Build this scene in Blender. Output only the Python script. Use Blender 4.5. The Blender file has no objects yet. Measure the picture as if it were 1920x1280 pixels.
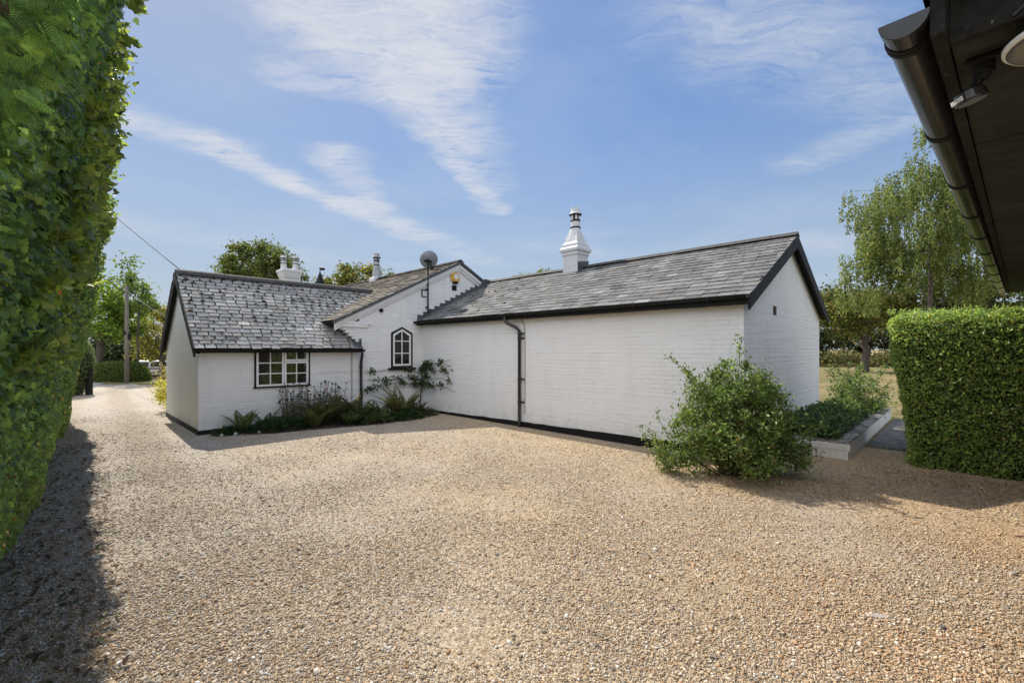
import bpy, bmesh, math, random
import numpy as np
from mathutils import Vector, Matrix, noise

# ------------------------------------------------------------------ camera, light, exposure
random.seed(7)
RNG = np.random.default_rng(11)
SC = bpy.context.scene
COL = SC.collection
R_ = math.radians

cam_d = bpy.data.cameras.new('camera')
cam = bpy.data.objects.new('camera', cam_d)
COL.objects.link(cam)
cam.location = (0, 0, 1.7)
cam.rotation_euler = (R_(90), 0, 0)
cam_d.lens = 16.0
cam_d.sensor_width = 36.0
cam_d.shift_y = 15.0 / 1920.0
cam_d.clip_start = 0.05
cam_d.clip_end = 6000
SC.camera = cam

SUN_AZ, SUN_EL = -41.3, 47.0
SUN_STRENGTH, SKY_STRENGTH, EXPOSURE = 3.0, 0.15, 0.93
SC.view_settings.view_transform = 'Standard'
SC.view_settings.look = 'None'
SC.view_settings.exposure = EXPOSURE
SC.view_settings.gamma = 1.0
SC.view_settings.use_curve_mapping = False

sun_d = bpy.data.lights.new('sun', 'SUN')
sun_d.energy = SUN_STRENGTH
sun_d.angle = R_(0.5)
sun_d.color = (1.0, 0.93, 0.82)
sun_o = bpy.data.objects.new('sun', sun_d)
COL.objects.link(sun_o)
to_sun = Vector((math.sin(R_(SUN_AZ)) * math.cos(R_(SUN_EL)), math.cos(R_(SUN_AZ)) * math.cos(R_(SUN_EL)), math.sin(R_(SUN_EL))))
sun_o.rotation_euler = to_sun.to_track_quat('Z', 'Y').to_euler()
sun_o.location = (-20, 20, 30)


class NT:
    """small node-tree writer"""
    def __init__(self, tree):
        self.t = tree
        self.n = tree.nodes
        self.l = tree.links

    def add(self, kind, ins=None, **props):
        nd = self.n.new(kind)
        for k, v in props.items():
            setattr(nd, k, v)
        for k, v in (ins or {}).items():
            s = nd.inputs[k]
            if hasattr(v, 'is_output'):
                self.l.new(v, s)
            else:
                s.default_value = v
        return nd

    def math(self, op, a, b=0.0, clamp=False):
        return self.add('ShaderNodeMath', {0: a, 1: b}, operation=op, use_clamp=clamp).outputs[0]

    def vec(self, op, a, b=(0, 0, 0)):
        nd = self.add('ShaderNodeVectorMath', {0: a, 1: b}, operation=op)
        return nd

    def mix(self, fac, a, b, blend='MIX'):
        nd = self.add('ShaderNodeMix', data_type='RGBA', blend_type=blend)
        for i, v in ((0, fac), (6, a), (7, b)):
            if hasattr(v, 'is_output'):
                self.l.new(v, nd.inputs[i])
            else:
                nd.inputs[i].default_value = v if i == 0 else (tuple(v) + (1,))[:4]
        return nd.outputs[2]

    def ramp(self, fac, stops, interp='LINEAR'):
        nd = self.add('ShaderNodeValToRGB', {0: fac})
        cr = nd.color_ramp
        cr.interpolation = interp
        while len(cr.elements) < len(stops):
            cr.elements.new(0.5)
        for e, (p, c) in zip(cr.elements, stops):
            e.position = p
            e.color = (tuple(c) + (1,))[:4] if not isinstance(c, (int, float)) else (c, c, c, 1)
        return nd.outputs[0]

    def noise(self, vec, scale, detail=3, rough=0.55, dist=0.0):
        return self.add('ShaderNodeTexNoise', {'Vector': vec, 'Scale': scale, 'Detail': detail, 'Roughness': rough, 'Distortion': dist}).outputs[0]

    def maprange(self, v, a, b, c, d, smooth=False):
        return self.add('ShaderNodeMapRange', {0: v, 1: a, 2: b, 3: c, 4: d}, interpolation_type='SMOOTHSTEP' if smooth else 'LINEAR').outputs[0]

    def sep(self, v):
        return self.add('ShaderNodeSeparateXYZ', {0: v}).outputs

    def comb(self, x, y, z):
        return self.add('ShaderNodeCombineXYZ', {0: x, 1: y, 2: z}).outputs[0]


# ---- sky: Nishita atmosphere with high cirrus laid out on a cloud plane overhead
world = bpy.data.worlds.new('World')
SC.world = world
world.use_nodes = True
world.node_tree.nodes.clear()
w = NT(world.node_tree)
sky = w.add('ShaderNodeTexSky', sky_type='NISHITA', sun_disc=False, sun_elevation=R_(SUN_EL), sun_rotation=R_(SUN_AZ), air_density=1.0, dust_density=0.6, ozone_density=2.4, altitude=60)
dirv = w.add('ShaderNodeTexCoord').outputs['Generated']
dx, dy, dz = w.sep(dirv)
zc = w.math('MAXIMUM', dz, 0.04)
q = w.comb(w.math('DIVIDE', dx, zc), w.math('DIVIDE', dy, zc), 0.0)
warp = w.add('ShaderNodeTexNoise', {'Vector': q, 'Scale': 2.6, 'Detail': 5.0, 'Roughness': 0.62})
wv = w.vec('SUBTRACT', warp.outputs['Color'], (0.5, 0.5, 0.5)).outputs[0]
qs = w.add('ShaderNodeVectorMath', {0: wv, 3: 0.26}, operation='SCALE').outputs[0]
qw = w.vec('ADD', q, qs).outputs[0]


def streak(a, b, wdt, strength):
    a = Vector((a[0], a[1], 0)); b = Vector((b[0], b[1], 0))
    ba = b - a
    pa = w.vec('SUBTRACT', qw, a).outputs[0]
    flat = w.vec('MULTIPLY', pa, (1, 1, 0)).outputs[0]
    h = w.math('MULTIPLY', w.vec('DOT_PRODUCT', flat, ba).outputs['Value'], 1.0 / ba.length_squared, clamp=True)
    pr = w.add('ShaderNodeVectorMath', {0: ba, 3: h}, operation='SCALE').outputs[0]
    d = w.vec('LENGTH', w.vec('SUBTRACT', flat, pr).outputs[0]).outputs['Value']
    return w.maprange(d, 0.0, wdt * 1.3, strength * .92, 0.0, True)


streaks = [((-.58, .95), (-.50, 1.42), .34, .9), ((-.30, .95), (-.28, 1.55), .34, .95), ((-.12, 1.0), (-.20, 1.6), .22, .6), ((-.34, 1.5), (-.34, 1.95), .22, .75),
           ((-.36, 1.92), (-.31, 2.45), .11, .6), ((-.32, 2.1), (-.13, 3.3), .13, .95), ((-.86, 1.66), (-.5, 1.82), .12, .7), ((-.20, 1.8), (-.10, 2.8), .18, .4), ((-.62, 1.35), (-.42, 1.8), .16, .6),
           ((-1.85, 1.75), (-1.45, 2.25), .20, .8), ((-1.45, 2.25), (-1.31, 2.80), .15, .95), ((-1.31, 2.80), (-1.10, 3.25), .20, 1.0),
           ((-1.10, 3.25), (-.80, 4.0), .27, .95), ((-.80, 4.0), (-.3, 5.2), .3, .45), ((-.90, 2.35), (-.97, 3.1), .17, .75), ((-1.0, 2.4), (-.84, 2.25), .09, .5),
           ((.55, 1.35), (1.45, 1.75), .30, .38), ((1.55, 2.4), (1.75, 1.95), .2, .42), ((.6, 1.0), (.8, 1.5), .25, .25), ((2.6, 4.2), (3.4, 4.4), .5, .45), ((-3.5, 3), (-2.2, 5), .6, .3), ((.3, 4.4), (1.0, 4.8), .35, .3)]
tot = None
for st in streaks:
    s = streak(*st)
    tot = s if tot is None else w.math('ADD', tot, s)
fib_m = w.add('ShaderNodeMapping', {'Vector': qw, 'Rotation': (0, 0, R_(-28)), 'Scale': (2.0, 8.5, 1.0)}).outputs[0]
fib = w.noise(fib_m, 2.3, 9, 0.68, 0.8)
soft = w.noise(q, 3.2, 6, 0.6, 0.3)
tex = w.maprange(w.math('ADD', w.math('MULTIPLY', fib, 0.55), w.math('MULTIPLY', soft, 0.45)), 0.36, 0.70, 0.0, 1.45)
cl = w.math('SUBTRACT', 1.0, w.math('POWER', 0.24, w.math('MULTIPLY', tot, tex)))
cl = w.math('MULTIPLY', cl, w.maprange(dz, 0.03, 0.16, 0.0, 0.92, True))
veil = w.math('MULTIPLY', w.maprange(w.noise(q, 0.7, 5, 0.6, 0.4), 0.45, 0.75, 0.0, 0.22), w.maprange(dz, 0.02, 0.2, 0.0, 1.0))
cl = w.math('MAXIMUM', cl, veil)
lum = w.vec('DOT_PRODUCT', sky.outputs[0], (.25, .55, .2)).outputs['Value']
soft_k = w.math('DIVIDE', 1.15, w.math('ADD', 1.0, w.math('MULTIPLY', lum, 0.42)))      # compresses sky brightness so its bright side does not wash out
SKYTINT = w.vec('MULTIPLY', w.add('ShaderNodeVectorMath', {0: sky.outputs[0], 3: soft_k}, operation='SCALE').outputs[0], (.80, .875, .955)).outputs[0]
pale = w.mix(w.maprange(dz, 0.0, 0.50, 0.72, 0.0, True), SKYTINT, (1.85, 2.12, 2.5))
skyc = w.mix(cl, pale, (2.6, 2.66, 2.78))
# bright cloud added out of view behind the camera to fill shaded walls
fill_bank = w.math('MULTIPLY', w.maprange(w.math('ADD', dy, w.math('MULTIPLY', dx, 0.5)), 0.14, -0.36, 0.0, 1.0, True), w.maprange(w.noise(q, 0.55, 6, 0.6, 0.5), 0.30, 0.52, 0.25, 1.0))
fill_bank = w.math('MULTIPLY', fill_bank, w.maprange(dz, 0.0, 0.12, 0.5, 1.0))
skyc = w.mix(fill_bank, skyc, (5.1, 5.3, 5.7))
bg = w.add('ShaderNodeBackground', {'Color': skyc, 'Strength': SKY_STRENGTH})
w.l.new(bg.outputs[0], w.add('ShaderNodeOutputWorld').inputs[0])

# ------------------------------------------------------------------ frames of reference
CX, CY = -2.52, 12.72                      # inner corner where the long wing meets the gable wall
HANG = math.atan2(-.7043, .7099)           # house local x runs along the long wing, y along the gable wall
HX = Vector((.7099, -.7043, 0)); HY = Vector((.7043, .7099, 0))
UX = Vector((-.677, .736, 0)); UN = Vector((.736, .677, 0))      # along / out from the tall hedge


def H(r, s, z=0.0):
    return Vector((CX, CY, z)) + HX * r + HY * s


def U(t, n, z=0.0):
    return UX * t + UN * n + Vector((0, 0, z))


# ------------------------------------------------------------------ object helpers
def tag(o, label=None, cat=None, group=None, kind=None):
    if label: o['label'] = label
    if cat: o['category'] = cat
    if group: o['group'] = group
    if kind: o['kind'] = kind
    return o


def thing(name, label, cat, loc=(0, 0, 0), rz=0.0, group=None):
    o = bpy.data.objects.new(name, None)
    o.empty_display_size = 0.2
    COL.objects.link(o)
    o.location = loc
    o.rotation_euler = (0, 0, rz)
    return tag(o, label, cat, group)


def copy_tree(o, parent=None):
    c = o.copy()
    COL.objects.link(c)
    c.parent = parent
    for ch in list(o.children):
        copy_tree(ch, c)
    return c


class MB:
    def __init__(self):
        self.v, self.f, self.m, self.c = [], [], [], []
        self.mi = 0
        self.col = (1, 1, 1)

    def raw(self, vs, fs):
        b = len(self.v)
        self.v += [tuple(p) for p in vs]
        self.f += [tuple(b + i for i in q_) for q_ in fs]
        self.m += [self.mi] * len(fs)
        self.c += [self.col] * len(vs)
        return self

    def box(self, x0, x1, y0, y1, z0, z1):
        vs = [(x, y, z) for z in (z0, z1) for x, y in ((x0, y0), (x1, y0), (x1, y1), (x0, y1))]
        return self.raw(vs, [(3, 2, 1, 0), (4, 5, 6, 7), (0, 1, 5, 4), (1, 2, 6, 5), (2, 3, 7, 6), (3, 0, 4, 7)])

    def prism(self, poly, a, b):
        """poly: list of points (Vector) ; extruded from offset a to offset b (Vectors)"""
        n = len(poly)
        a, b = Vector(a), Vector(b)
        vs = [Vector(p) + a for p in poly] + [Vector(p) + b for p in poly]
        fs = [tuple(range(n - 1, -1, -1)), tuple(range(n, 2 * n))] + [(i, (i + 1) % n, n + (i + 1) % n, n + i) for i in range(n)]
        return self.raw(vs, fs)

    def beam(self, p, q_, wx, wz, up=(0, 0, 1)):
        p, q_ = Vector(p), Vector(q_)
        d = (q_ - p).normalized()
        sd = d.cross(Vector(up))
        if sd.length < 1e-4: sd = d.cross(Vector((1, 0, 0)))
        sd.normalize()
        u = sd.cross(d)
        poly = [sd * (a * wx / 2) + u * (b * wz / 2) for a, b in ((-1, -1), (1, -1), (1, 1), (-1, 1))]
        return self.prism(poly, p, q_)

    def tube(self, pts, rad, n=8, cap=True):
        pts = [Vector(p) for p in pts]
        rads = rad if isinstance(rad, (list, tuple)) else [rad] * len(pts)
        vs, fs = [], []
        ref = None
        for i, p in enumerate(pts):
            d = (pts[min(i + 1, len(pts) - 1)] - pts[max(i - 1, 0)])
            if d.length < 1e-7: d = Vector((0, 0, 1))
            d.normalize()
            if ref is None:
                ref = d.orthogonal().normalized()
            else:
                ref = (ref - d * ref.dot(d))
                ref = ref.normalized() if ref.length > 1e-5 else d.orthogonal().normalized()
            bn = d.cross(ref)
            for k in range(n):
                a = 2 * math.pi * k / n
                vs.append(p + (ref * math.cos(a) + bn * math.sin(a)) * rads[i])
        for i in range(len(pts) - 1):
            for k in range(n):
                fs.append((i * n + k, i * n + (k + 1) % n, (i + 1) * n + (k + 1) % n, (i + 1) * n + k))
        if cap:
            fs.append(tuple(range(n - 1, -1, -1)))
            fs.append(tuple(range((len(pts) - 1) * n, len(pts) * n)))
        return self.raw(vs, fs)

    def lathe(self, prof, n=20, o=(0, 0, 0), sq=False):
        vs, fs = [], []
        n_ = 4 if sq else n
        off = math.pi / 4 if sq else 0
        k_ = math.sqrt(2) if sq else 1
        for r, z in prof:
            for k in range(n_):
                a = 2 * math.pi * k / n_ + off
                vs.append((o[0] + r * k_ * math.cos(a), o[1] + r * k_ * math.sin(a), o[2] + z))
        for i in range(len(prof) - 1):
            for k in range(n_):
                fs.append((i * n_ + k, i * n_ + (k + 1) % n_, (i + 1) * n_ + (k + 1) % n_, (i + 1) * n_ + k))
        fs.append(tuple(range(n_ - 1, -1, -1)))
        fs.append(tuple(range((len(prof) - 1) * n_, len(prof) * n_)))
        return self.raw(vs, fs)

    def ball(self, c, r, sc=(1, 1, 1), n=8, jit=0.0):
        vs, fs = [], []
        for i in range(n + 1):
            th = math.pi * i / n
            for k in range(2 * n):
                a = math.pi * k / n
                p = Vector((math.sin(th) * math.cos(a), math.sin(th) * math.sin(a), math.cos(th)))
                j = 1 + jit * noise.noise(p * 2.3 + Vector(c) * 7)
                vs.append((c[0] + p.x * r * sc[0] * j, c[1] + p.y * r * sc[1] * j, c[2] + p.z * r * sc[2] * j))
        m = 2 * n
        for i in range(n):
            for k in range(m):
                if i == 0:
                    fs.append((0, (i + 1) * m + k, (i + 1) * m + (k + 1) % m))
                elif i == n - 1:
                    fs.append((i * m + k, n * m, i * m + (k + 1) % m))
                else:
                    fs.append((i * m + k, (i + 1) * m + k, (i + 1) * m + (k + 1) % m, i * m + (k + 1) % m))
        return self.raw(vs, fs)

    def build(self, name, mats, parent=None, smooth=False, bevel=0.0, label=None, col=False):
        me = bpy.data.meshes.new(name)
        me.from_pydata(self.v, [], self.f)
        mats = mats if isinstance(mats, (list, tuple)) else [mats]
        for m in mats: me.materials.append(m)
        me.polygons.foreach_set('material_index', self.m)
        if col:
            at = me.attributes.new('col', 'FLOAT_COLOR', 'POINT')
            a = np.ones((len(self.v), 4), np.float32)
            a[:, :3] = np.array(self.c)
            at.data.foreach_set('color', a.ravel())
        bm = bmesh.new(); bm.from_mesh(me)
        bmesh.ops.recalc_face_normals(bm, faces=bm.faces)
        if any(len(f.verts) > 4 for f in bm.faces):
            bmesh.ops.triangulate(bm, faces=[f for f in bm.faces if len(f.verts) > 4])
        bm.to_mesh(me); bm.free()
        if smooth:
            me.polygons.foreach_set('use_smooth', [True] * len(me.polygons))
        o = bpy.data.objects.new(name, me)
        COL.objects.link(o)
        if parent: o.parent = parent
        if bevel:
            b = o.modifiers.new('bevel', 'BEVEL')
            b.width = bevel; b.segments = 2; b.limit_method = 'ANGLE'; b.angle_limit = R_(40)
        if label: o['label'] = label
        return o


def np_obj(name, V, F, counts, mat, parent=None, col=None, smooth=False):
    me = bpy.data.meshes.new(name)
    V = np.ascontiguousarray(V, np.float32); F = np.ascontiguousarray(F, np.int32); counts = np.ascontiguousarray(counts, np.int32)
    me.vertices.add(len(V)); me.vertices.foreach_set('co', V.ravel())
    me.loops.add(len(F)); me.loops.foreach_set('vertex_index', F)
    me.polygons.add(len(counts))
    st = np.concatenate([[0], np.cumsum(counts)[:-1]]).astype(np.int32)
    me.polygons.foreach_set('loop_start', st)
    if smooth: me.polygons.foreach_set('use_smooth', np.ones(len(counts), bool))
    if col is not None:
        at = me.attributes.new('col', 'FLOAT_COLOR', 'POINT')
        a = np.ones((len(V), 4), np.float32); a[:, :3] = col
        at.data.foreach_set('color', a.ravel())
    me.materials.append(mat)
    me.update(calc_edges=True); me.validate()
    o = bpy.data.objects.new(name, me)
    COL.objects.link(o)
    if parent: o.parent = parent
    return o


def nrm(a):
    return a / np.maximum(np.linalg.norm(a, axis=-1, keepdims=True), 1e-9)


IVY = (np.array([[0, 0, 0], [.22, -.1, .02], [.5, .12, .06], [.27, .36, .05], [.33, .6, .06], [.1, .78, .02], [0, 1, -.06], [-.1, .78, .02], [-.33, .6, .06], [-.27, .36, .05], [-.5, .12, .06], [-.22, -.1, .02], [0, .4, -.02]]),
       [(0, 1, 2, 3, 12), (12, 3, 4, 5, 6), (0, 12, 9, 10, 11), (12, 6, 7, 8, 9)])
OVAL = (np.array([[0, 0, 0], [.36, .25, .07], [.42, .55, .08], [.2, .85, .03], [0, 1, -.05], [-.2, .85, .03], [-.42, .55, .08], [-.36, .25, .07], [0, .5, 0]]),
        [(0, 1, 2, 8), (8, 2, 3, 4), (0, 8, 6, 7), (8, 4, 5, 6)])
RHOMB = (np.array([[0, 0, 0], [.5, .45, .08], [0, 1, -.03], [-.5, .45, .08]]), [(0, 1, 2), (0, 2, 3)])
_sv, _sf = [[-.012, 0, 0], [.012, 0, 0], [.004, 1, -.06], [-.004, 1, -.06]], [(0, 1, 2, 3)]
for _i in range(10):
    _y = .06 + _i * .088
    _l = .46 * (1 - (_i / 11.0)) ** .8 * (1 if _i > 1 else .75)
    for _s in (1, -1):
        _a = np.array([0, _y, 0.0]); _e = np.array([_s * _l * .8, _y + _l * .62, -.05 * _l])
        _d = _e - _a; _p = np.array([-_d[1], _d[0], 0]) / (np.linalg.norm(_d) + 1e-6) * .021
        _b = len(_sv)
        _sv += [list(_a - _p), list(_a + _p), list(_e)]
        _sf.append((_b, _b + 1, _b + 2))
        for _k, _f in enumerate((.38, .66)):
            _m = _a + _d * _f
            for _q in (1, -1):
                _t = _m + np.array([_s * (.06 if _q > 0 else -.02), .085 if _q > 0 else .10, .012]) * (1.15 - .4 * _k) * (.4 + _l * 1.6)
                _b = len(_sv)
                _sv += [list(_m - _p * 1.2), list(_m + _p * 1.2), list(_t)]
                _sf.append((_b, _b + 1, _b + 2))
SPRAY = (np.array(_sv), _sf)


def leaves(name, P, T, N, L, W, tmpl, col, mat, parent=None):
    """one mesh of many leaves: P root, T tip direction, N face normal, L length, W width"""
    tv, tf = tmpl
    T = nrm(T); B = nrm(np.cross(T, N)); N = np.cross(B, T)
    n, k = len(P), len(tv)
    L = np.broadcast_to(np.asarray(L, float), (n,)); W = np.broadcast_to(np.asarray(W, float), (n,))
    V = P[:, None, :] + B[:, None, :] * (tv[None, :, 0:1] * W[:, None, None]) + T[:, None, :] * (tv[None, :, 1:2] * L[:, None, None]) + N[:, None, :] * (tv[None, :, 2:3] * L[:, None, None])
    flat = np.concatenate([np.array(f_) for f_ in tf]); cnt = np.array([len(f_) for f_ in tf])
    F = (flat[None, :] + (np.arange(n) * k)[:, None]).ravel()
    C = np.repeat(col, k, axis=0)
    return np_obj(name, V.reshape(-1, 3), F, np.tile(cnt, n), mat, parent, C)


def rdir(n):
    return nrm(RNG.normal(size=(n, 3)))


def pal(n, cols, wts=None, var=.18):
    c = np.array(cols, float)
    i = RNG.choice(len(c), n, p=None if wts is None else np.array(wts) / np.sum(wts))
    return np.clip(c[i] * (1 + RNG.normal(0, var, (n, 1))), .004, 1)


# ------------------------------------------------------------------ materials
def mat(name, build):
    m = bpy.data.materials.new(name)
    m.use_nodes = True
    m.node_tree.nodes.clear()
    t = NT(m.node_tree)
    t.l.new(build(t), t.add('ShaderNodeOutputMaterial').inputs[0])
    return m


def P_(t, col, rough=.6, bump=None, bs=.3, bd=.01, spec=.5, metal=0.0, coat=0.0):
    ins = {'Base Color': (tuple(col) + (1,))[:4] if not hasattr(col, 'is_output') else col, 'Roughness': rough, 'Metallic': metal, 'Specular IOR Level': spec, 'Coat Weight': coat}
    if bump is not None:
        ins['Normal'] = t.add('ShaderNodeBump', {'Strength': bs, 'Distance': bd, 'Height': bump}).outputs[0]
    return t.add('ShaderNodeBsdfPrincipled', ins).outputs[0]


def OBJ(t):
    return t.add('ShaderNodeTexCoord').outputs['Object']


def simple(name, col, rough=.5, var=.15, scale=6, metal=0, spec=.5, bs=.15, bd=.004):
    def b(t):
        o = OBJ(t)
        n = t.noise(o, scale, 4)
        c = t.mix(t.maprange(n, .3, .7, 0, 1), [x * (1 - var) for x in col], [min(1, x * (1 + var)) for x in col])
        return P_(t, c, rough, t.noise(o, scale * 8, 3), bs, bd, spec, metal)
    return mat(name, b)


def m_gravel(t):
    o = OBJ(t)
    big = t.noise(o, .35, 4, .6)
    mid = t.noise(o, 1.7, 4, .6)
    v = t.add('ShaderNodeTexVoronoi', {'Vector': o, 'Scale': 105.0, 'Randomness': 1.0})
    v2 = t.add('ShaderNodeTexVoronoi', {'Vector': o, 'Scale': 36.0, 'Randomness': 1.0})
    rnd = t.sep(v.outputs['Color'])[0]
    rnd2 = t.sep(v2.outputs['Color'])[1]
    c1 = t.ramp(rnd, [(0, (.07, .055, .045)), (.10, (.17, .12, .075)), (.25, (.36, .225, .115)), (.42, (.44, .31, .18)), (.58, (.36, .31, .25)), (.74, (.52, .40, .265)), (.9, (.58, .48, .36)), (1, (.66, .60, .52))])
    c2 = t.ramp(rnd2, [(0, (.24, .15, .075)), (.4, (.44, .32, .19)), (.75, (.42, .35, .27)), (1, (.60, .51, .39))])
    c = t.mix(.30, c1, c2)
    fine = t.mix(t.maprange(t.noise(o, 140, 2), .35, .65, 0, 1), (.40, .29, .17), (.54, .42, .275))
    c = t.mix(t.maprange(t.math('ADD', mid, t.math('MULTIPLY', big, .8)), .92, 1.15, 0, .75), c, fine)
    tint = t.mix(t.maprange(big, .35, .65, 0, 1), (1.02, 1.08, 1.17), (1.16, 1.15, 1.09))
    c = t.mix(1.0, c, tint, 'MULTIPLY')
    spk = t.maprange(t.noise(o, 24, 5, .75), .36, .62, .70, 1.16)
    c = t.mix(1.0, c, t.comb(spk, spk, spk), 'MULTIPLY')
    px_, py_, pz_ = t.sep(o)
    hn_ = t.math('ADD', t.math('ADD', t.math('MULTIPLY', px_, .736), t.math('MULTIPLY', py_, .677)), t.math('MULTIPLY', t.noise(o, .5, 2), .5))
    tt_ = t.math('ADD', t.math('MULTIPLY', px_, -.677), t.math('MULTIPLY', py_, .736))
    tr1 = t.maprange(t.math('ABSOLUTE', t.math('SUBTRACT', hn_, .35)), .12, .42, 1, 0, True)
    tr2 = t.maprange(t.math('ABSOLUTE', t.math('SUBTRACT', hn_, 1.55)), .12, .48, 1, 0, True)
    trk = t.math('MULTIPLY', t.math('MAXIMUM', tr1, tr2), t.maprange(tt_, 4.0, 10.0, 0, 1, True))
    ctr = t.math('MULTIPLY', t.maprange(t.math('ABSOLUTE', t.math('SUBTRACT', hn_, .95)), .15, .40, .26, 0, True), t.maprange(tt_, 5.0, 10.0, 0, 1, True))
    trk = t.math('MULTIPLY', trk, t.maprange(t.noise(o, 1.2, 4), .3, .6, .35, .95))
    c = t.mix(t.math('MULTIPLY', trk, .75), c, (.54, .485, .41))
    c = t.mix(ctr, c, (.17, .125, .075))
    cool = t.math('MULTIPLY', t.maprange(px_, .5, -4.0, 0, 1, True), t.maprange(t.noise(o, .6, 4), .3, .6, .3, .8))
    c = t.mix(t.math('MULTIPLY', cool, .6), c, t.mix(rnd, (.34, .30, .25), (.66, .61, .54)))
    dark_patch = t.maprange(t.noise(o, 1.05, 6, .7, .6), .56, .70, 0, .42)  # noise-shaped darker patches in the gravel
    c = t.mix(dark_patch, c, (.22, .175, .12))
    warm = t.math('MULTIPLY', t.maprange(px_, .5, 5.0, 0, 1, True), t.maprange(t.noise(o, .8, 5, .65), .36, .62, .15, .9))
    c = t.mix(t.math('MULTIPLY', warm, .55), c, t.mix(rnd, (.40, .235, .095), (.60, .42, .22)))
    crev = t.ramp(v.outputs['Distance'], [(0, 1), (.55, 1), (.85, .55)])
    hgt = t.math('ADD', t.math('MULTIPLY', t.math('SUBTRACT', 1.0, v.outputs['Distance']), .7), t.math('MULTIPLY', t.math('SUBTRACT', 1.0, v2.outputs['Distance']), .6))
    hgt = t.math('ADD', hgt, t.math('MULTIPLY', rnd, .5))
    hgt = t.math('ADD', hgt, t.math('MULTIPLY', t.noise(o, 2.2, 5, .6), 6.0))
    return P_(t, c, .85, hgt, .8, .012, .25)


def m_pebble(t):
    o = OBJ(t)
    a = t.add('ShaderNodeAttribute', attribute_name='col').outputs['Color']
    c = t.mix(t.maprange(t.noise(o, 260, 3), .35, .65, 0, .45), a, (.55, .43, .30))
    return P_(t, c, .75, None, spec=.3)


def m_grass(t):
    o = OBJ(t)
    n = t.noise(o, .25, 5, .65)
    n2 = t.noise(o, 9, 4, .7)
    st = t.add('ShaderNodeMapping', {'Vector': o, 'Rotation': (0, 0, .75), 'Scale': (.12, 1.3, 1)}).outputs[0]
    c = t.mix(t.maprange(n, .35, .68, 0, 1), (.13, .125, .045), (.29, .225, .115))
    c = t.mix(t.maprange(t.noise(st, 1.2, 3), .4, .65, 0, .6), c, (.36, .27, .165))
    c = t.mix(t.maprange(n2, .4, .7, 0, .55), c, (.10, .10, .035))
    return P_(t, c, .9, t.noise(o, 60, 4, .7), .7, .03, .1)


def brick_coord(t):
    o = OBJ(t)
    x, y, z = t.sep(o)
    return o, t.comb(t.math('ADD', x, y), z, 0.0)


def m_paint(base, warm=.5):
    def b(t):
        o, bc = brick_coord(t)
        wob = t.add('ShaderNodeTexNoise', {'Vector': o, 'Scale': 3.0, 'Detail': 3.0}).outputs['Color']
        wo = t.add('ShaderNodeVectorMath', {0: t.vec('SUBTRACT', wob, (.5, .5, .5)).outputs[0], 3: .022}, operation='SCALE').outputs[0]
        bc2 = t.vec('ADD', bc, wo).outputs[0]
        br = t.add('ShaderNodeTexBrick', {'Vector': bc2, 'Color1': (1, 1, 1, 1), 'Color2': (.78, .78, .78, 1), 'Mortar': (0, 0, 0, 1), 'Scale': 1.0, 'Mortar Size': .0065, 'Mortar Smooth': .55, 'Brick Width': .225, 'Row Height': .074})
        depth = t.maprange(t.noise(o, .9, 3, .6), .38, .66, .10, 1.0)
        hz = t.add('ShaderNodeMapping', {'Vector': bc, 'Scale': (.6, 13.5, 1)}).outputs[0]
        course = t.noise(hz, 1.0, 2, .5)
        h = t.math('MULTIPLY', br.outputs['Color'], depth)
        h = t.math('ADD', h, t.math('MULTIPLY', course, .9))
        h = t.math('ADD', h, t.math('MULTIPLY', t.noise(o, 28, 4, .6), .4))
        h = t.math('ADD', h, t.math('MULTIPLY', t.noise(o, 4, 3, .6), 1.2))
        st = t.add('ShaderNodeMapping', {'Vector': o, 'Scale': (2.2, 2.2, .5)}).outputs[0]
        grime = t.maprange(t.noise(st, 1.3, 5, .65), .48, .78, 0, .5)
        c = t.mix(grime, base, [base[0] * .86, base[1] * .845, base[2] * .82])
        crack = t.maprange(t.noise(t.add('ShaderNodeMapping', {'Vector': bc, 'Scale': (.7, 13.5, 1)}).outputs[0], 2.2, 3, .6), .54, .68, 0, 1)
        mort = t.math('MULTIPLY', t.math('SUBTRACT', 1.0, br.outputs['Color'], clamp=True), crack)
        c = t.mix(t.math('MULTIPLY', mort, .42), c, (.36, .34, .31))
        streak_ = t.maprange(t.noise(t.add('ShaderNodeMapping', {'Vector': o, 'Scale': (5, 5, .35)}).outputs[0], 2.0, 4, .6), .55, .80, 0, .13)
        c = t.mix(streak_, c, (.46, .44, .40))
        zz = t.sep(o)[2]
        low = t.math('MULTIPLY', t.maprange(zz, .05, .55, 1, 0, True), t.maprange(t.noise(o, 5, 5, .7), .42, .72, 0, .8))
        c = t.mix(low, c, (.56, .54, .49))
        return P_(t, c, .66, h, .7, .013, .3)
    return b


def m_slate(c0, c1, lich):
    def b(t):
        o = OBJ(t)
        a = t.add('ShaderNodeAttribute', attribute_name='col').outputs['Color']
        n = t.noise(o, 2.2, 5, .65)
        c = t.mix(t.maprange(n, .35, .65, 0, 1), c0, c1)
        c = t.mix(1.0, c, a, 'MULTIPLY')
        l = t.maprange(t.noise(o, 17, 6, .75), .53, .66, 0, 1)
        l = t.math('MULTIPLY', l, t.maprange(t.noise(o, 1.1, 3), .35, .6, .25, 1))
        c = t.mix(t.math('MULTIPLY', l, .75), c, lich)
        dk = t.maprange(t.noise(o, 9, 5, .7), .57, .7, 0, .7)
        c = t.mix(dk, c, (.045, .045, .042))
        return P_(t, c, .85, t.noise(o, 45, 5, .7), .7, .006, .12)
    return b


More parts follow.
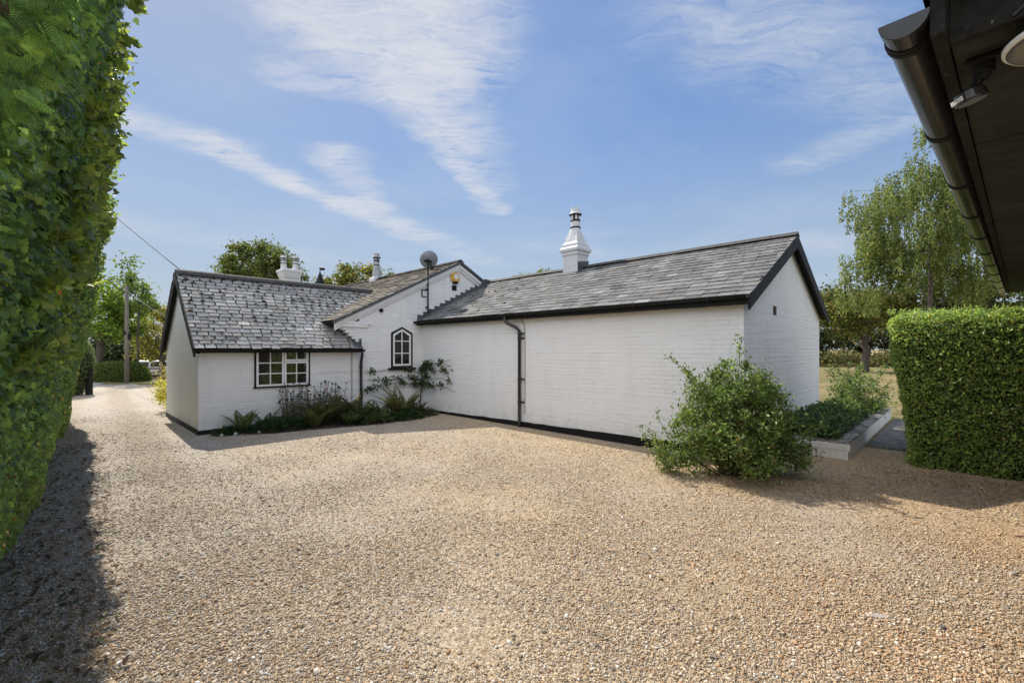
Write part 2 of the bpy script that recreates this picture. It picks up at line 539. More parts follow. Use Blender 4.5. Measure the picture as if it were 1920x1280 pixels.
def foliage(name, trans=.3, rough=.45, spec=.45, gain=1.0):
    def b(t):
        a = t.add('ShaderNodeAttribute', attribute_name='col').outputs['Color']
        a = t.mix(1.0, a, (gain, gain, gain), 'MULTIPLY')
        hs = t.add('ShaderNodeHueSaturation', {'Color': a, 'Hue': .488, 'Saturation': 1.1, 'Value': 1.7}).outputs[0]
        tr = t.add('ShaderNodeBsdfTranslucent', {'Color': hs}).outputs[0]
        pr = P_(t, a, rough, None, spec=spec)
        return t.add('ShaderNodeMixShader', {0: trans, 1: pr, 2: tr}).outputs[0]
    return mat(name, b)


def m_bark(c0, c1):
    def b(t):
        o = OBJ(t)
        mp = t.add('ShaderNodeMapping', {'Vector': o, 'Scale': (9, 9, 1.6)}).outputs[0]
        n = t.noise(mp, 2.0, 5, .7)
        return P_(t, t.mix(t.maprange(n, .35, .65, 0, 1), c0, c1), .9, n, .8, .03, .15)
    return b


def m_wood(c0, c1, axis=(1, 14, 14)):
    def b(t):
        o = OBJ(t)
        n = t.noise(t.add('ShaderNodeMapping', {'Vector': o, 'Scale': axis}).outputs[0], 2.0, 5, .65)
        n2 = t.noise(o, 2.5, 4, .6)
        c = t.mix(t.maprange(n, .3, .7, 0, 1), c0, c1)
        c = t.mix(t.maprange(n2, .5, .75, 0, .5), c, [x * 1.7 for x in c1])
        sp = t.maprange(t.noise(t.add('ShaderNodeMapping', {'Vector': o, 'Rotation': (0, 0, .5), 'Scale': (1, 2.2, 1)}).outputs[0], 48, 3, .7), .66, .74, 0, .6)
        c = t.mix(sp, c, (.26, .25, .22))
        dust = t.maprange(t.noise(o, 7, 5, .7), .52, .72, 0, .35)
        c = t.mix(dust, c, (.075, .075, .066))
        return P_(t, c, .75, n, .4, .004, .15)
    return b


M = {}
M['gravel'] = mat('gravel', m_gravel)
M['pebble'] = mat('pebble', m_pebble)
M['grass'] = mat('dry_grass', m_grass)
M['paint'] = mat('painted_brick', m_paint((.82, .822, .82)))
M['paint_warm'] = mat('planter_paint', m_paint((.76, .73, .67)))
M['paint_grey'] = mat('chimney_paint', m_paint((.60, .61, .63)))
M['paint_trim'] = simple('white_trim_paint', (.78, .785, .785), .5, .05, 7, bs=.25, bd=.004)
M['slate'] = mat('slate_grey', m_slate((.135, .134, .132), (.195, .192, .188), (.30, .293, .28)))
M['slate_pale'] = mat('slate_lichened', m_slate((.265, .258, .242), (.39, .38, .36), (.52, .505, .47)))
M['slate_brown'] = mat('slate_mossy', m_slate((.19, .17, .14), (.29, .26, .215), (.42, .385, .32)))
M['ridge'] = simple('ridge_tile', (.055, .050, .045), .8, .4, 9, bs=.6, bd=.01)
M['black'] = simple('black_paint', (.012, .012, .012), .6, .3, 5, spec=.22)
M['black_gloss'] = simple('black_plastic', (.0225, .0228, .0232), .24, .3, 3, bs=.04, spec=.6)
M['lead'] = simple('lead_sheet', (.075, .08, .09), .55, .3, 6, bs=.4, bd=.008)
M['glass'] = mat('window_glass', lambda t: t.add('ShaderNodeMixShader', {0: .13, 1: P_(t, t.mix(t.maprange(t.noise(OBJ(t), 3.1, 3), .4, .6, 0, 1), (.008, .008, .008), (.03, .026, .02)), .03, t.noise(OBJ(t), 2.2, 2), .05, .02, .9), 2: t.add('ShaderNodeBsdfGlossy', {'Color': (.9, .95, 1, 1), 'Roughness': .015, 'Normal': t.add('ShaderNodeBump', {'Strength': .12, 'Distance': .02, 'Height': t.noise(OBJ(t), 2.6, 2)}).outputs[0]}).outputs[0]}).outputs[0])
M['glass_dark'] = mat('leaded_glass', lambda t: P_(t, (.012, .012, .012), .05, t.noise(OBJ(t), 2.2, 2), .05, .02, .6))
M['moss'] = simple('moss', (.06, .047, .022), .95, .55, 14, bs=.9, bd=.02)
M['core'] = simple('hedge_inside', (.040, .044, .020), .95, .5, 4, spec=.05, bs=.9, bd=.05)
M['leaf'] = foliage('hedge_leaf', .46, .36, .6, 3.6)
M['leaf_far'] = foliage('tree_leaf', .42, .55, .25, 1.7)
M['conifer'] = foliage('conifer_spray', .46, .6, .2, 3.8)
M['frond'] = foliage('plant_leaf', .35, .55, .3, 1.5)
M['box_leaf'] = foliage('clipped_leaf', .44, .34, .6, 3.7)
M['shrub_leaf'] = foliage('shrub_leaf', .38, .4, .5, 2.0)
M['berry'] = simple('red_berry', (.16, .018, .018), .3, .3, 20)
M['twig'] = simple('twig', (.13, .085, .05), .85, .35, 30)
M['bark'] = mat('grey_bark', m_bark((.05, .042, .033), (.13, .115, .095)))
M['birch_bark'] = mat('birch_bark', m_bark((.16, .145, .125), (.05, .045, .04)))
M['pole'] = mat('weathered_pole', m_bark((.14, .12, .10), (.24, .21, .175)))
M['metal'] = simple('grey_metal', (.21, .235, .27), .4, .12, 9, metal=.3)
M['yellow'] = simple('alarm_yellow', (.62, .36, .035), .35, .08, 20)
M['darkwood'] = mat('black_timber', m_wood((.0085, .008, .0075), (.022, .02, .018), (1.5, 16, 16)))
M['soffit'] = mat('soffit_board', m_wood((.022, .0235, .021), (.050, .051, .044), (16, 1.2, 16)))
M['fence'] = mat('gate_timber', m_wood((.26, .21, .16), (.38, .32, .25), (14, 14, 2)))
M['stone'] = simple('flagstone', (.15, .145, .135), .85, .35, 5, bs=.6, bd=.008, spec=.1)
M['cap'] = mat('planter_coping', lambda t: P_(t, t.mix(t.maprange(t.noise(OBJ(t), 6, 6, .75), .36, .56, 0, 1), (.40, .385, .35), (.10, .09, .075)), .9, t.noise(OBJ(t), 30, 5, .7), .7, .01, .2))
M['soil'] = simple('soil', (.055, .042, .030), .95, .5, 12, bs=.9, bd=.03)
M['litter'] = foliage('dry_leaf', .12, .8, .1)
M['road'] = simple('pale_road', (.34, .31, .28), .9, .12, 2, bs=.5, bd=.006)
M['carpaint'] = simple('silver_white_paint', (.62, .65, .70), .25, .03, 2, spec=.6, bs=0)
M['rubber'] = simple('rubber', (.02, .02, .02), .8, .2, 10)
M['white'] = simple('white_plastic', (.75, .75, .73), .4, .03, 5, bs=0)
M['crop'] = simple('dry_crop', (.42, .29, .13), .95, .3, 1.5, bs=.9, bd=.1)
M['lamp'] = simple('lamp_diffuser', (.21, .19, .165), .4, .25, 5)
M['petal'] = simple('petal', (.75, .58, .06), .5, .1, 20)
M['pink'] = simple('pink_petal', (.5, .07, .18), .5, .1, 20)
M['cable'] = simple('black_cable', (.02, .02, .022), .6, .1, 5)
M['glasscar'] = mat('car_glass', lambda t: P_(t, (.03, .035, .045), .05, None, spec=.8))
M['flint'] = simple('flint', (.42, .38, .34), .7, .3, 25, bs=.5)

# ------------------------------------------------------------------ the ground
def sstep(a, b, x):
    x = min(1, max(0, (x - a) / (b - a)))
    return x * x * (3 - 2 * x)


def gz(x, y):
    t = x * UX.x + y * UX.y
    return -1.1 * sstep(31, 50, t) * sstep(-12, -18, x)


def ground():
    ax = [-2200, -1200, -700, -400, -250, -170, -120, -90] + list(range(-72, 73, 3)) + [90, 120, 170, 250, 400, 700, 1200, 2200]
    n = len(ax)
    V = [(x, y, gz(x, y)) for y in ax for x in ax]
    F = [(j * n + i, j * n + i + 1, (j + 1) * n + i + 1, (j + 1) * n + i) for j in range(n - 1) for i in range(n - 1)]
    return tag(MB().raw(V, F).build('ground', M['grass'], smooth=True), kind='structure')


ground()


def sheet(name, pts, z, m, kind='structure'):
    bm = bmesh.new()
    f = bm.faces.new([bm.verts.new((p[0], p[1], z)) for p in pts])
    bmesh.ops.triangulate(bm, faces=[f])
    bmesh.ops.recalc_face_normals(bm, faces=bm.faces)
    me = bpy.data.meshes.new(name)
    bm.to_mesh(me); bm.free()
    for p in me.polygons:
        if p.normal.z < 0: p.flip()
    me.materials.append(m)
    o = bpy.data.objects.new(name, me)
    COL.objects.link(o)
    return tag(o, kind=kind)


drive = [(-13, -8), (16, -8), (16, 3), H(12.2, 2.7), H(9.3, 2.7), H(8, 1), H(-.5, 1), H(-1, -3), H(-3.3, -3), H(-3.5, -4.6), H(-5.6, -4.75), H(-8, -4.6), (-13.6, 17.4), (-16.4, 21.2),
         (-18.1, 21.9), (-19.2, 23.4), (-21.2, 24.6), U(31, -1.2), U(24, -1.6), U(16, -1.6), U(8, -1.5), U(2, -1.5), U(-4, -1.5)]
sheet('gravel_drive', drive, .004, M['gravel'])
sheet('road', [U(29.5, -3.0), U(28.6, 1.4), U(29.8, 1.7), U(31, .6), U(34, -1), U(33, -4.5)], .009, M['road'])
verge_m = mat('verge_grass', lambda t: P_(t, t.mix(t.maprange(t.noise(OBJ(t), 2.5, 5, .65), .38, .62, 0, 1), (.085, .105, .02), (.24, .20, .09)), .9, t.noise(OBJ(t), 40, 4, .7), .7, .03, .1))
sheet('grass_verge', [U(29.6, .2), U(28.6, 2.2), U(26.6, 5.0), U(25.6, 7.0), U(30.5, 8.0), U(31.2, 1.5), U(30.8, .4)], .013, verge_m)


# loose stones lying on the drive: too many to count
def pebbles():
    n = 300000
    k = 0
    Ps = []
    while k < n:
        m = 100000
        y = 1.95 + 11.5 * RNG.random(m) ** 2.3
        x = (RNG.random(m) * 2 - 1) * (y * 1.2 + .45)
        hn = x * UN.x + y * UN.y
        r = (x - CX) * HX.x + (y - CY) * HX.y
        s = (x - CX) * HY.x + (y - CY) * HY.y
        pn = np.sin(x * 1.3 + 2 * np.sin(y * .7)) * np.sin(y * 1.7 + np.sin(x)) * .42 + .62 + .25 * np.sin(x * 3.1 + y * 2.2) * np.sin(y * 2.9 - x)
        ok = (hn > -.7) & ~((s > -.25) & (r < 9.6)) & (s < 2.4) & ~((r < .3) & (s < .1) & (r > -4) & (s > -5.35)) & ~((r > 10) & (s > 1.6)) & (RNG.random(m) < pn * np.clip((13.4 - y) / 5.5, 0, 1))
        Ps.append(np.stack([x[ok], y[ok]], 1)); k += int(ok.sum())
    P = np.concatenate(Ps)[:n]
    sz = np.clip(RNG.lognormal(math.log(.0040), .45, n), .0020, .015) * (1 + .03 * P[:, 1])
    base = np.array([[1, 0, 0], [.3, .85, .1], [-.75, .6, -.1], [-.8, -.5, .1], [.2, -.95, -.05], [.1, .1, .75], [-.1, -.05, -.6]])
    F = np.array([[0, 1, 5], [1, 2, 5], [2, 3, 5], [3, 4, 5], [4, 0, 5], [1, 0, 6], [2, 1, 6], [3, 2, 6], [4, 3, 6], [0, 4, 6]])
    b = base[None] * (1 + RNG.normal(0, .22, (n, 7, 1)))
    b[:, :, 0] *= (1 + .5 * RNG.random((n, 1)))
    b[:, :, 2] *= (.55 + .5 * RNG.random((n, 1)))
    a = RNG.random(n) * 6.283
    tl = RNG.normal(0, .3, (n, 2))
    b[:, :, 2] += b[:, :, 0] * tl[:, 0:1] + b[:, :, 1] * tl[:, 1:2]
    x = b[:, :, 0] * np.cos(a)[:, None] - b[:, :, 1] * np.sin(a)[:, None]
    y = b[:, :, 0] * np.sin(a)[:, None] + b[:, :, 1] * np.cos(a)[:, None]
    V = np.stack([x, y, b[:, :, 2]], 2) * sz[:, None, None]
    V[:, :, 0] += P[:, 0:1]; V[:, :, 1] += P[:, 1:2]; V[:, :, 2] += .006 + sz[:, None] * .15
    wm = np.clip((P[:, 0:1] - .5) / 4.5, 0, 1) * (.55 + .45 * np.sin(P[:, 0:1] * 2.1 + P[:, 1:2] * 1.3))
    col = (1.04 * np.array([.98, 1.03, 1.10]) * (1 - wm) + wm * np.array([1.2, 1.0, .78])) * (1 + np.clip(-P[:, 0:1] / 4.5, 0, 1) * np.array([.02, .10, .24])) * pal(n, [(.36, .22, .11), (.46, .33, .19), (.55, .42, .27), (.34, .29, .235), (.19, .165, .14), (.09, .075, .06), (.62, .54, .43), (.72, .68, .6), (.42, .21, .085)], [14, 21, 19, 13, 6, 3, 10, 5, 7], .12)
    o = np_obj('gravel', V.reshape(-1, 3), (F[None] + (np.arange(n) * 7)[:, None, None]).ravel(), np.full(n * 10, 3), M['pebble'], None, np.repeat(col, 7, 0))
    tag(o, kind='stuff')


pebbles()

# ------------------------------------------------------------------ the house
house = thing('house', 'white painted brick cottage with grey slate roofs and black trim', 'house', (CX, CY, 0), HANG)
LW, LWD, LZ = 8.42, 5.0, 2.56          # long wing: length, depth, wall top
T_LONG = .5                             # roof slope (tan)
GS0, GS1, GR, GZ = -1.85, 5.05, 1.27, 4.30   # gabled block: wall ends, ridge position, ridge height
T_G = .5
LS0, LRD = -5.233, 3.6                  # side wing: end and depth
L_RIDGE, T_L = 3.42, .867


def zl(s): return 3.82 - T_LONG * abs(s - 2.5)
def zg(s): return GZ - T_G * abs(s - GR)
def zs(r): return L_RIDGE - T_L * abs(r + 1.8)


# walls
b = MB()
b.prism([(0, 0, -.3), (0, LWD, -.3), (0, LWD, zl(LWD) - .06), (0, 2.5, zl(2.5) - .06), (0, 0, zl(0) - .06)], (-.02, 0, 0), (LW, 0, 0))
b.build('wall', M['paint'], house, label='long windowless painted brick wall with plain gable end')
b = MB()
b.prism([(0, GS0, -.3), (0, GS1, -.3), (0, GS1, zg(GS1) - .06), (0, GR, GZ - .06), (0, GS0, zg(GS0) - .06)], (-16, 0, 0), (0, 0, 0))
b.build('wall', M['paint'], house, label='gabled painted brick wall around the pointed window')
b = MB()
b.prism([(-.003, 0, -.3), (-LRD, 0, -.3), (-LRD, 0, zs(-LRD) - .08), (-1.8, 0, L_RIDGE - .08), (-.003, 0, zs(0) - .08)], (0, LS0, 0), (0, GS0 + .02, 0))
b.build('wall', M['paint'], house, label='low painted brick wall of the small side wing')

# plinths
b = MB()
nseg = 42
tops = [(.02 + (LW - .008) * i / nseg, -.012, .055 + .135 * i / nseg + random.uniform(-.007, .007)) for i in range(nseg + 1)]
for p0_, p1_ in zip(tops[:-1], tops[1:]):
    b.prism([(p0_[0], -.012, -.2), (p1_[0], -.012, -.2), p1_, p0_], (0, 0, 0), (0, .03, 0))
b.prism([(LW - .02, -.012, -.2), (LW - .02, LWD, -.2), (LW - .02, LWD, .2), (LW - .02, -.012, .19)], (0, 0.0, 0), (.032, 0, 0))
b.build('plinth', M['black'], house)
b = MB()
b.box(-.02, .012, LS0 - .012, -.02, -.2, .09)
b.box(-LRD, -.02, LS0 - .012, LS0 + .02, -.2, .105)
b.build('plinth', M['black'], house)


def slate_roof(name, m, O, A, Uv, length, rows, gauge, wid, parent, lims=None, gap=(.003, .012), jit=.006, deck=None, tone=.22, lift=.017, seed=1, patches=None, slip=.03):
    rg = random.Random(seed)
    O, A, Uv = Vector(O), Vector(A).normalized(), Vector(Uv).normalized()
    N = A.cross(Uv).normalized()
    if N.z < 0: N = -N
    mb = MB()
    spots = []
    if deck:
        mb.col = (.07, .07, .07)
        mb.prism(deck, N * -.055, N * .001)
    for i in range(rows):
        v = i * gauge
        a0, a1 = lims(v) if lims else (0, length)
        x = a0 - (wid * .5 if i % 2 else 0) + rg.uniform(-.02, .02)
        while x < a1:
            wv_ = wid * rg.uniform(.82, 1.18)
            x0, x1 = max(x, a0), min(x + wv_ - rg.uniform(*gap), a1)
            x += wv_
            if x1 - x0 < .03: continue
            dv = rg.uniform(-jit, jit) - (rg.uniform(.01, .035) if rg.random() < slip else 0)
            lo = lift + rg.uniform(-.003, .005)
            tl = rg.uniform(-.002, .002)
            v0, v1 = v + dv - .004, v + gauge * 1.12
            if i == rows - 1: v1 = v + gauge
            g = 1 + rg.uniform(-tone, tone)
            if rg.random() < .08: g *= rg.choice((.6, 1.35))
            hue = rg.uniform(-.04, .04)
            if patches: g *= patches((x0 + x1) / 2, v)
            mb.col = (g * (1 + hue), g, g * (1 - hue))
            P0 = O + A * x0; P1 = O + A * x1
            th = .007
            vs = [P0 + Uv * v0 + N * (lo + tl), P1 + Uv * v0 + N * (lo - tl), P1 + Uv * v1 + N * .006, P0 + Uv * v1 + N * .006,
                  P0 + Uv * v0 + N * (lo + tl - th), P1 + Uv * v0 + N * (lo - tl - th), P1 + Uv * v1 + N * .001, P0 + Uv * v1 + N * .001]
            mb.raw(vs, [(0, 1, 2, 3), (4, 5, 1, 0), (1, 5, 6, 2), (4, 0, 3, 7)])
            spots.append(O + A * x1 + Uv * (v + .02) + N * .012)
    return mb.build(name, m, parent, col=True), spots


def smooth_patch(fr, amp, seed):
    def f_(x, v):
        return 1 + amp * noise.noise(Vector((x * fr, v * fr * 1.7, seed)))
    return f_


# long wing roof, front slope then back slope
cosL = 1 / math.sqrt(1 + T_LONG ** 2)
eave = -.17
ulen = (2.5 - eave) / cosL
NR = 16
roof_long, sp_long = slate_roof('roof', M['slate'], (.012, eave, zl(eave)), (1, 0, 0), (0, 1, T_LONG), LW + .13, NR, ulen / NR, .27, house, gap=(.004, .013), jit=.007, tone=.27,
                                deck=[(.012, eave, zl(eave)), (LW + .14, eave, zl(eave)), (LW + .14, 2.5, 3.82), (.012, 2.5, 3.82)], seed=3, patches=smooth_patch(.9, .16, 3.3), slip=.02, lift=.018)
slate_roof('roof', M['slate'], (LW + .14, 5.17, zl(5.17)), (-1, 0, 0), (0, -1, T_LONG), LW + .13, NR, ulen / NR, .27, house, gap=(.002, .006), jit=.004,
           deck=[(.012, 5.17, zl(5.17)), (LW + .14, 5.17, zl(5.17)), (LW + .14, 2.5, 3.82), (.012, 2.5, 3.82)], seed=4)
roof_long['label'] = 'slate slope of the long wing, moss streaked at one end'
# gabled block roof: slope over the side wing and the other slope
cosG = 1 / math.sqrt(1 + T_G ** 2)
e0, e1 = -2.56, 5.4
ug = (GR - e0) / cosG
rg_, _sp_g = slate_roof('roof', M['slate_brown'], (-16, e0, zg(e0)), (1, 0, 0), (0, 1, T_G), 16.15, 26, ug / 26, .24, house, gap=(.008, .026), jit=.014, lift=.030, slip=.14,
                        deck=[(-16, e0, zg(e0)), (.15, e0, zg(e0)), (.15, GR, GZ), (-16, GR, GZ)], seed=5)
rg_['label'] = 'weathered brownish slate slope behind the gable'
ug2 = (e1 - GR) / cosG
slate_roof('roof', M['slate_brown'], (.15, e1, zg(e1)), (-1, 0, 0), (0, -1, T_G), 16.15, 28, ug2 / 28, .24, house, gap=(.004, .016), jit=.012,
           deck=[(-16, e1, zg(e1)), (.15, e1, zg(e1)), (.15, GR, GZ), (-16, GR, GZ)], seed=6)
# side wing roof
cosS = 1 / math.sqrt(1 + T_L ** 2)
re = .16
us = (1.8 + re) / cosS
SS0 = LS0 - .09


def side_lim(v):
    r = re - v * cosS
    z = zs(r)
    e = GS0 + .015 if z < zg(e0) - .02 else GR - (GZ - z) / T_G + .12
    return 0, e - SS0


roof_side, sp_side = slate_roof('roof', M['slate_pale'], (re, SS0, zs(re)), (0, 1, 0), (-1, 0, T_L), 0, 20, us / 20, .215, house, lims=side_lim, gap=(.008, .032), jit=.011, lift=.022, slip=.10,
                                deck=[(re, SS0, zs(re)), (re, GS0 + .015, zs(re)), (-.3, GS0 + .015, zs(-.3)), (-1.8, -.55, L_RIDGE), (-1.8, SS0, L_RIDGE)], seed=7, patches=smooth_patch(1.1, .2, 7.7), tone=.14)
roof_side['label'] = 'steep pale lichened slate slope of the side wing'
rb = -LRD - .16
slate_roof('roof', M['slate_pale'], (rb, -.6, zs(rb)), (0, -1, 0), (1, 0, T_L), 4.76, 18, us / 18, .235, house, deck=[(rb, SS0, zs(rb)), (rb, -.6, zs(rb)), (-1.8, -.6, L_RIDGE), (-1.8, SS0, L_RIDGE)], seed=8)


def ridge(p, q_, parent, seg=.45, wd=.13, drop=.07, name='ridge_tiles', m=None):
    p, q_ = Vector(p), Vector(q_)
    d = q_ - p
    n = max(1, int(d.length / seg))
    sd = d.normalized().cross(Vector((0, 0, 1)))
    mb = MB()
    for i in range(n):
        a = p + d * (i / n); e = p + d * ((i + 1) / n - .006 / d.length * n * 0 - .004 / d.length)
        up = random.uniform(0, .008)
        prof = [sd * (-wd) + Vector((0, 0, -drop)), sd * (-wd * .45) + Vector((0, 0, -.004)), Vector((0, 0, .032)), sd * (wd * .45) + Vector((0, 0, -.004)), sd * wd + Vector((0, 0, -drop)), Vector((0, 0, -.03))]
        mb.prism([x + Vector((0, 0, up)) for x in prof], a, e)
    return mb.build(name, m or M['ridge'], parent)


ridge((.0, 2.5, 3.86), (LW + .15, 2.5, 3.86), house, drop=.05)
ridge((-16, GR, GZ + .035), (.16, GR, GZ + .035), house, drop=.05, m=M['slate_brown'])
ridge((-1.8, SS0 - .01, L_RIDGE + .05), (-1.8, -.55, L_RIDGE + .05), house, drop=.09)


# moss lodged in the joints and along the ridges
def moss(spots, n, parent, cond, r0=.012, r1=.035, flat=.55):
    mb = MB()
    for p in random.sample(spots, min(len(spots), n * 6)):
        if n <= 0: break
        if not cond(p): continue
        n -= 1
        r = random.uniform(r0, r1)
        mb.ball(p + Vector((random.uniform(-.01, .01), random.uniform(-.01, .01), 0)), r, (random.uniform(.8, 1.6), random.uniform(.8, 1.6), flat), 4, .5)
    o = mb.build('moss', M['moss'], parent, smooth=True)
    o['kind'] = 'stuff'
    return o


moss(sp_side, 190, house, lambda p: p.z > 2.0 + random.random() * 1.5, .020, .046)
moss(sp_long, 210, house, lambda p: p.x < .4 + random.random() * 3.4 and math.sin(p.x * 15 + p.y * 7) > -.1, .018, .04)
rs = [Vector((-1.8 + random.uniform(.05, .25), random.uniform(SS0, -.7), 0)) for _ in range(90)]
for p in rs: p.z = zs(p.x) + .02
moss(rs, 26, house, lambda p: True, .015, .045)

# bargeboards, gutters, fascias
b = MB()
for sg in (1, -1):
    sA, sB = (eave - .02, 2.5) if sg == 1 else (5.19, 2.5)
    b.prism([(0, sA, zl(sA) - .20), (0, sA, zl(sA) + .0), (0, 2.5, 3.83), (0, 2.5, 3.60)], (LW + .115, 0, 0), (LW + .145, 0, 0))
b.build('bargeboard', M['black'], house)
b = MB()
b.prism([(0, eave, zl(eave) - .075), (0, 2.5, 3.745), (0, 2.5, 3.72), (0, eave, zl(eave) - .10)], (LW + .003, 0, 0), (LW + .113, 0, 0))
b.prism([(0, 5.17, zl(5.17) - .075), (0, 2.5, 3.745), (0, 2.5, 3.72), (0, 5.17, zl(5.17) - .10)], (LW + .003, 0, 0), (LW + .113, 0, 0))
b.build('gable_soffit', M['black'], house)
b = MB()
for rA in (re, rb):
    b.prism([(rA, 0, zs(rA) - .17), (rA, 0, zs(rA) + .005), (-1.8, 0, L_RIDGE + .01), (-1.8, 0, L_RIDGE - .19)], (0, SS0 - .02, 0), (0, SS0 + .012, 0))
    b.prism([(rA, 0, zs(rA) - .10), (rA, 0, zs(rA) - .06), (-1.8, 0, L_RIDGE - .06), (-1.8, 0, L_RIDGE - .10)], (0, SS0 + .014, 0), (0, LS0 - .003, 0))
b.build('bargeboard', M['black'], house)


def halfround(mb, p, q_, r, down=True, n=8, th=.004):
    p, q_ = Vector(p), Vector(q_)
    sd = (q_ - p).normalized().cross(Vector((0, 0, 1)))
    outer = [sd * (math.cos(math.pi * k / n) * r) - Vector((0, 0, math.sin(math.pi * k / n) * r)) for k in range(n + 1)]
    inner = [v * ((r - th) / r) for v in reversed(outer)]
    for poly in ([outer[k], outer[k + 1], inner[n - k - 1], inner[n - k]] for k in range(n)):
        mb.prism(poly, p, q_)
    return mb


b = MB()
halfround(b, (.0, eave - .06, zl(eave) - .02), (LW + .12, eave - .06, zl(eave) + .012), .058)
for i in range(7):
    x = .5 + i * 1.25
    zz_ = zl(eave) - .02 + .032 * x / LW
    b.box(x - .02, x + .02, eave - .122, eave + .0, zz_ - .066, zz_ - .002)
b.build('gutter', M['black'], house)
b = MB()
b.box(.0, LW + .1, eave + .0, eave + .022, zl(eave) - .13, zl(eave) - .03)
b.build('fascia', M['black'], house)
b = MB()
halfround(b, (re + .05, SS0 + .0, zs(re) - .015), (re + .05, GS0 + .03, zs(re) - .022), .05)
b.box(re - .03, re + .0, SS0 + .02, GS0 + .0, zs(re) - .09, zs(re) - .02)
b.build('gutter', M['black'], house)
# downpipes
b = MB()
x0 = 3.55
b.tube([(x0, eave - .06, 2.44), (x0, eave - .06, 2.36), (x0 + .05, eave - .04, 2.28), (x0 + .22, -.08, 2.18), (x0 + .29, -.062, 2.10), (x0 + .29, -.062, 1.5), (x0 + .29, -.062, -.05)], .036, 10)
for z in (2.05, 1.95, 1.05, .55):
    b.tube([(x0 + .29, -.062, z - .025), (x0 + .29, -.062, z + .025)], .045, 10)
    b.box(x0 + .25, x0 + .40, -.03, -.002, z - .015, z + .015)
b.build('downpipe', M['black_gloss'], house, smooth=False)
b = MB()
b.tube([(x0 + .05, -.02, 2.45), (x0 + .3, -.012, 2.36), (x0 + .40, -.01, 2.2), (x0 + .41, -.01, 1.2), (x0 + .40, -.01, .3)], .009, 6)
b.build('conduit', simple('brown_conduit', (.30, .25, .20), .7), house)
b = MB()
sx = GS0 - .02
b.tube([(re + .05, sx - .02, zs(re) - .06), (re + .045, sx - .01, zs(re) - .13), (.09, sx + .03, zs(re) - .26), (.055, sx + .035, zs(re) - .36), (.055, sx + .035, .05)], .036, 10)
for z in (1.25, .55): b.tube([(.055, sx + .035, z - .02), (.055, sx + .035, z + .02)], .045, 10)
b.build('downpipe', M['black_gloss'], house)
b = MB()
b.tube([(.02, -2.06, 1.66), (.02, -2.06, .1)], .018, 8)
b.build('waste_pipe', simple('grey_pipe', (.42, .40, .37), .6), house)

# gable trim: raking mouldings, kneeler corbels, verge
b = MB()
for (w0, w1, pr) in ((.065, .165, .10), (.165, .235, .055), (.235, .262, .025)):
    for sg in (1, -1):
        sA = -2.5 if sg == 1 else 2.6
        b.prism([(0, sA, zg(sA) - w0), (0, GR, GZ - w0), (0, GR, GZ - w1), (0, sA + (.0 if sg == 1 else 0), zg(sA) - w1)], (.002, 0, 0), (pr, 0, 0))
b.build('verge_moulding', M['paint_trim'], house)
b = MB()
for k in range(8):
    zt = 2.40 - k * .074
    so = -2.46 + k * .085
    if so < GS0 - .01:
        b.box(-.16, .004 + (.05 if k < 2 else .0), so, GS0 + .01 if k > 1 else GS0 + .30 - .1 * k, zt - .072, zt)
b.build('kneeler', M['paint_trim'], house, bevel=.006)
b = MB()
for sg in (1, -1):
    sA = e0 if sg == 1 else 2.75
    b.prism([(0, sA, zg(sA) - .055), (0, sA, zg(sA) + .012), (0, GR, GZ + .02), (0, GR, GZ - .055)], (.108, 0, 0), (.162, 0, 0))
b.build('verge_edge', M['lead'], house)

# lead flashings
b = MB()
for k in range(13):
    sA = -.15 + k * .19
    zt = math.ceil((zl(sA + .19) + .06) / .095) * .095
    b.box(.003, .014, sA, sA + .188, zl(sA) - .02, zt)
b.prism([(0, eave, zl(eave) + .022), (0, 2.45, zl(2.45) + .022), (0, 2.45, zl(2.45) + .032), (0, eave, zl(eave) + .032)], (.004, 0, 0), (.13, 0, 0))
b.build('flashing', M['lead'], house, label='stepped lead flashing on the gable wall')
b = MB()
for k in range(6):
    r1 = .12 - k * .13
    z0 = zs(r1)
    b.box(r1 - .13, r1 - .002, GS0 - .012, GS0 - .003, z0 - .02, zs(r1 - .13) + .10)
pr = [(re, 0, zs(re) + .03), (-.62, 0, zs(-.62) + .03), (-.62, 0, zs(-.62) + .04), (re, 0, zs(re) + .04)]
b.prism(pr, (0, GS0 - .20, 0), (0, GS0 - .003, 0))
b.build('flashing', M['lead'], house, label='wide lead flashing strip beside the side wing slates')
b = MB()
b.prism([(.0, 2.02, zl(2.02) + .03), (0, 2.2, zg(2.2) + .06), (0, 2.55, zl(2.5) + .05), (0, 2.5, zl(2.5) - .03)], (-.1, 0, 0), (.16, 0, 0))
b.build('flashing', M['lead'], house, label='lead saddle where the gable meets the long ridge')


# windows
def bar(mb, s0, s1, z0, z1, r0, r1): mb.box(r0, r1, s0, s1, z0, z1)


wf = MB()
A0, A1, B0, B1 = -4.235, -3.075, .865, 1.685
for s0, s1, z0, z1 in ((A0, A1, B1, B1 + .03), (A0, A0 + .032, B0 + .032, B1), (A1 - .032, A1, B0 + .032, B1), (A0 - .02, A1 + .02, B0, B0 + .032)):
    bar(wf, s0, s1, z0, z1, -.002, .028)
win = wf.build('window', M['black'], house, label='white casement window of two unequal lights in a black frame')
gl = MB(); gl.box(-.002, .006, A0 + .03, A1 - .03, B0 + .03, B1)
gl.build('pane', M['glass'], win)


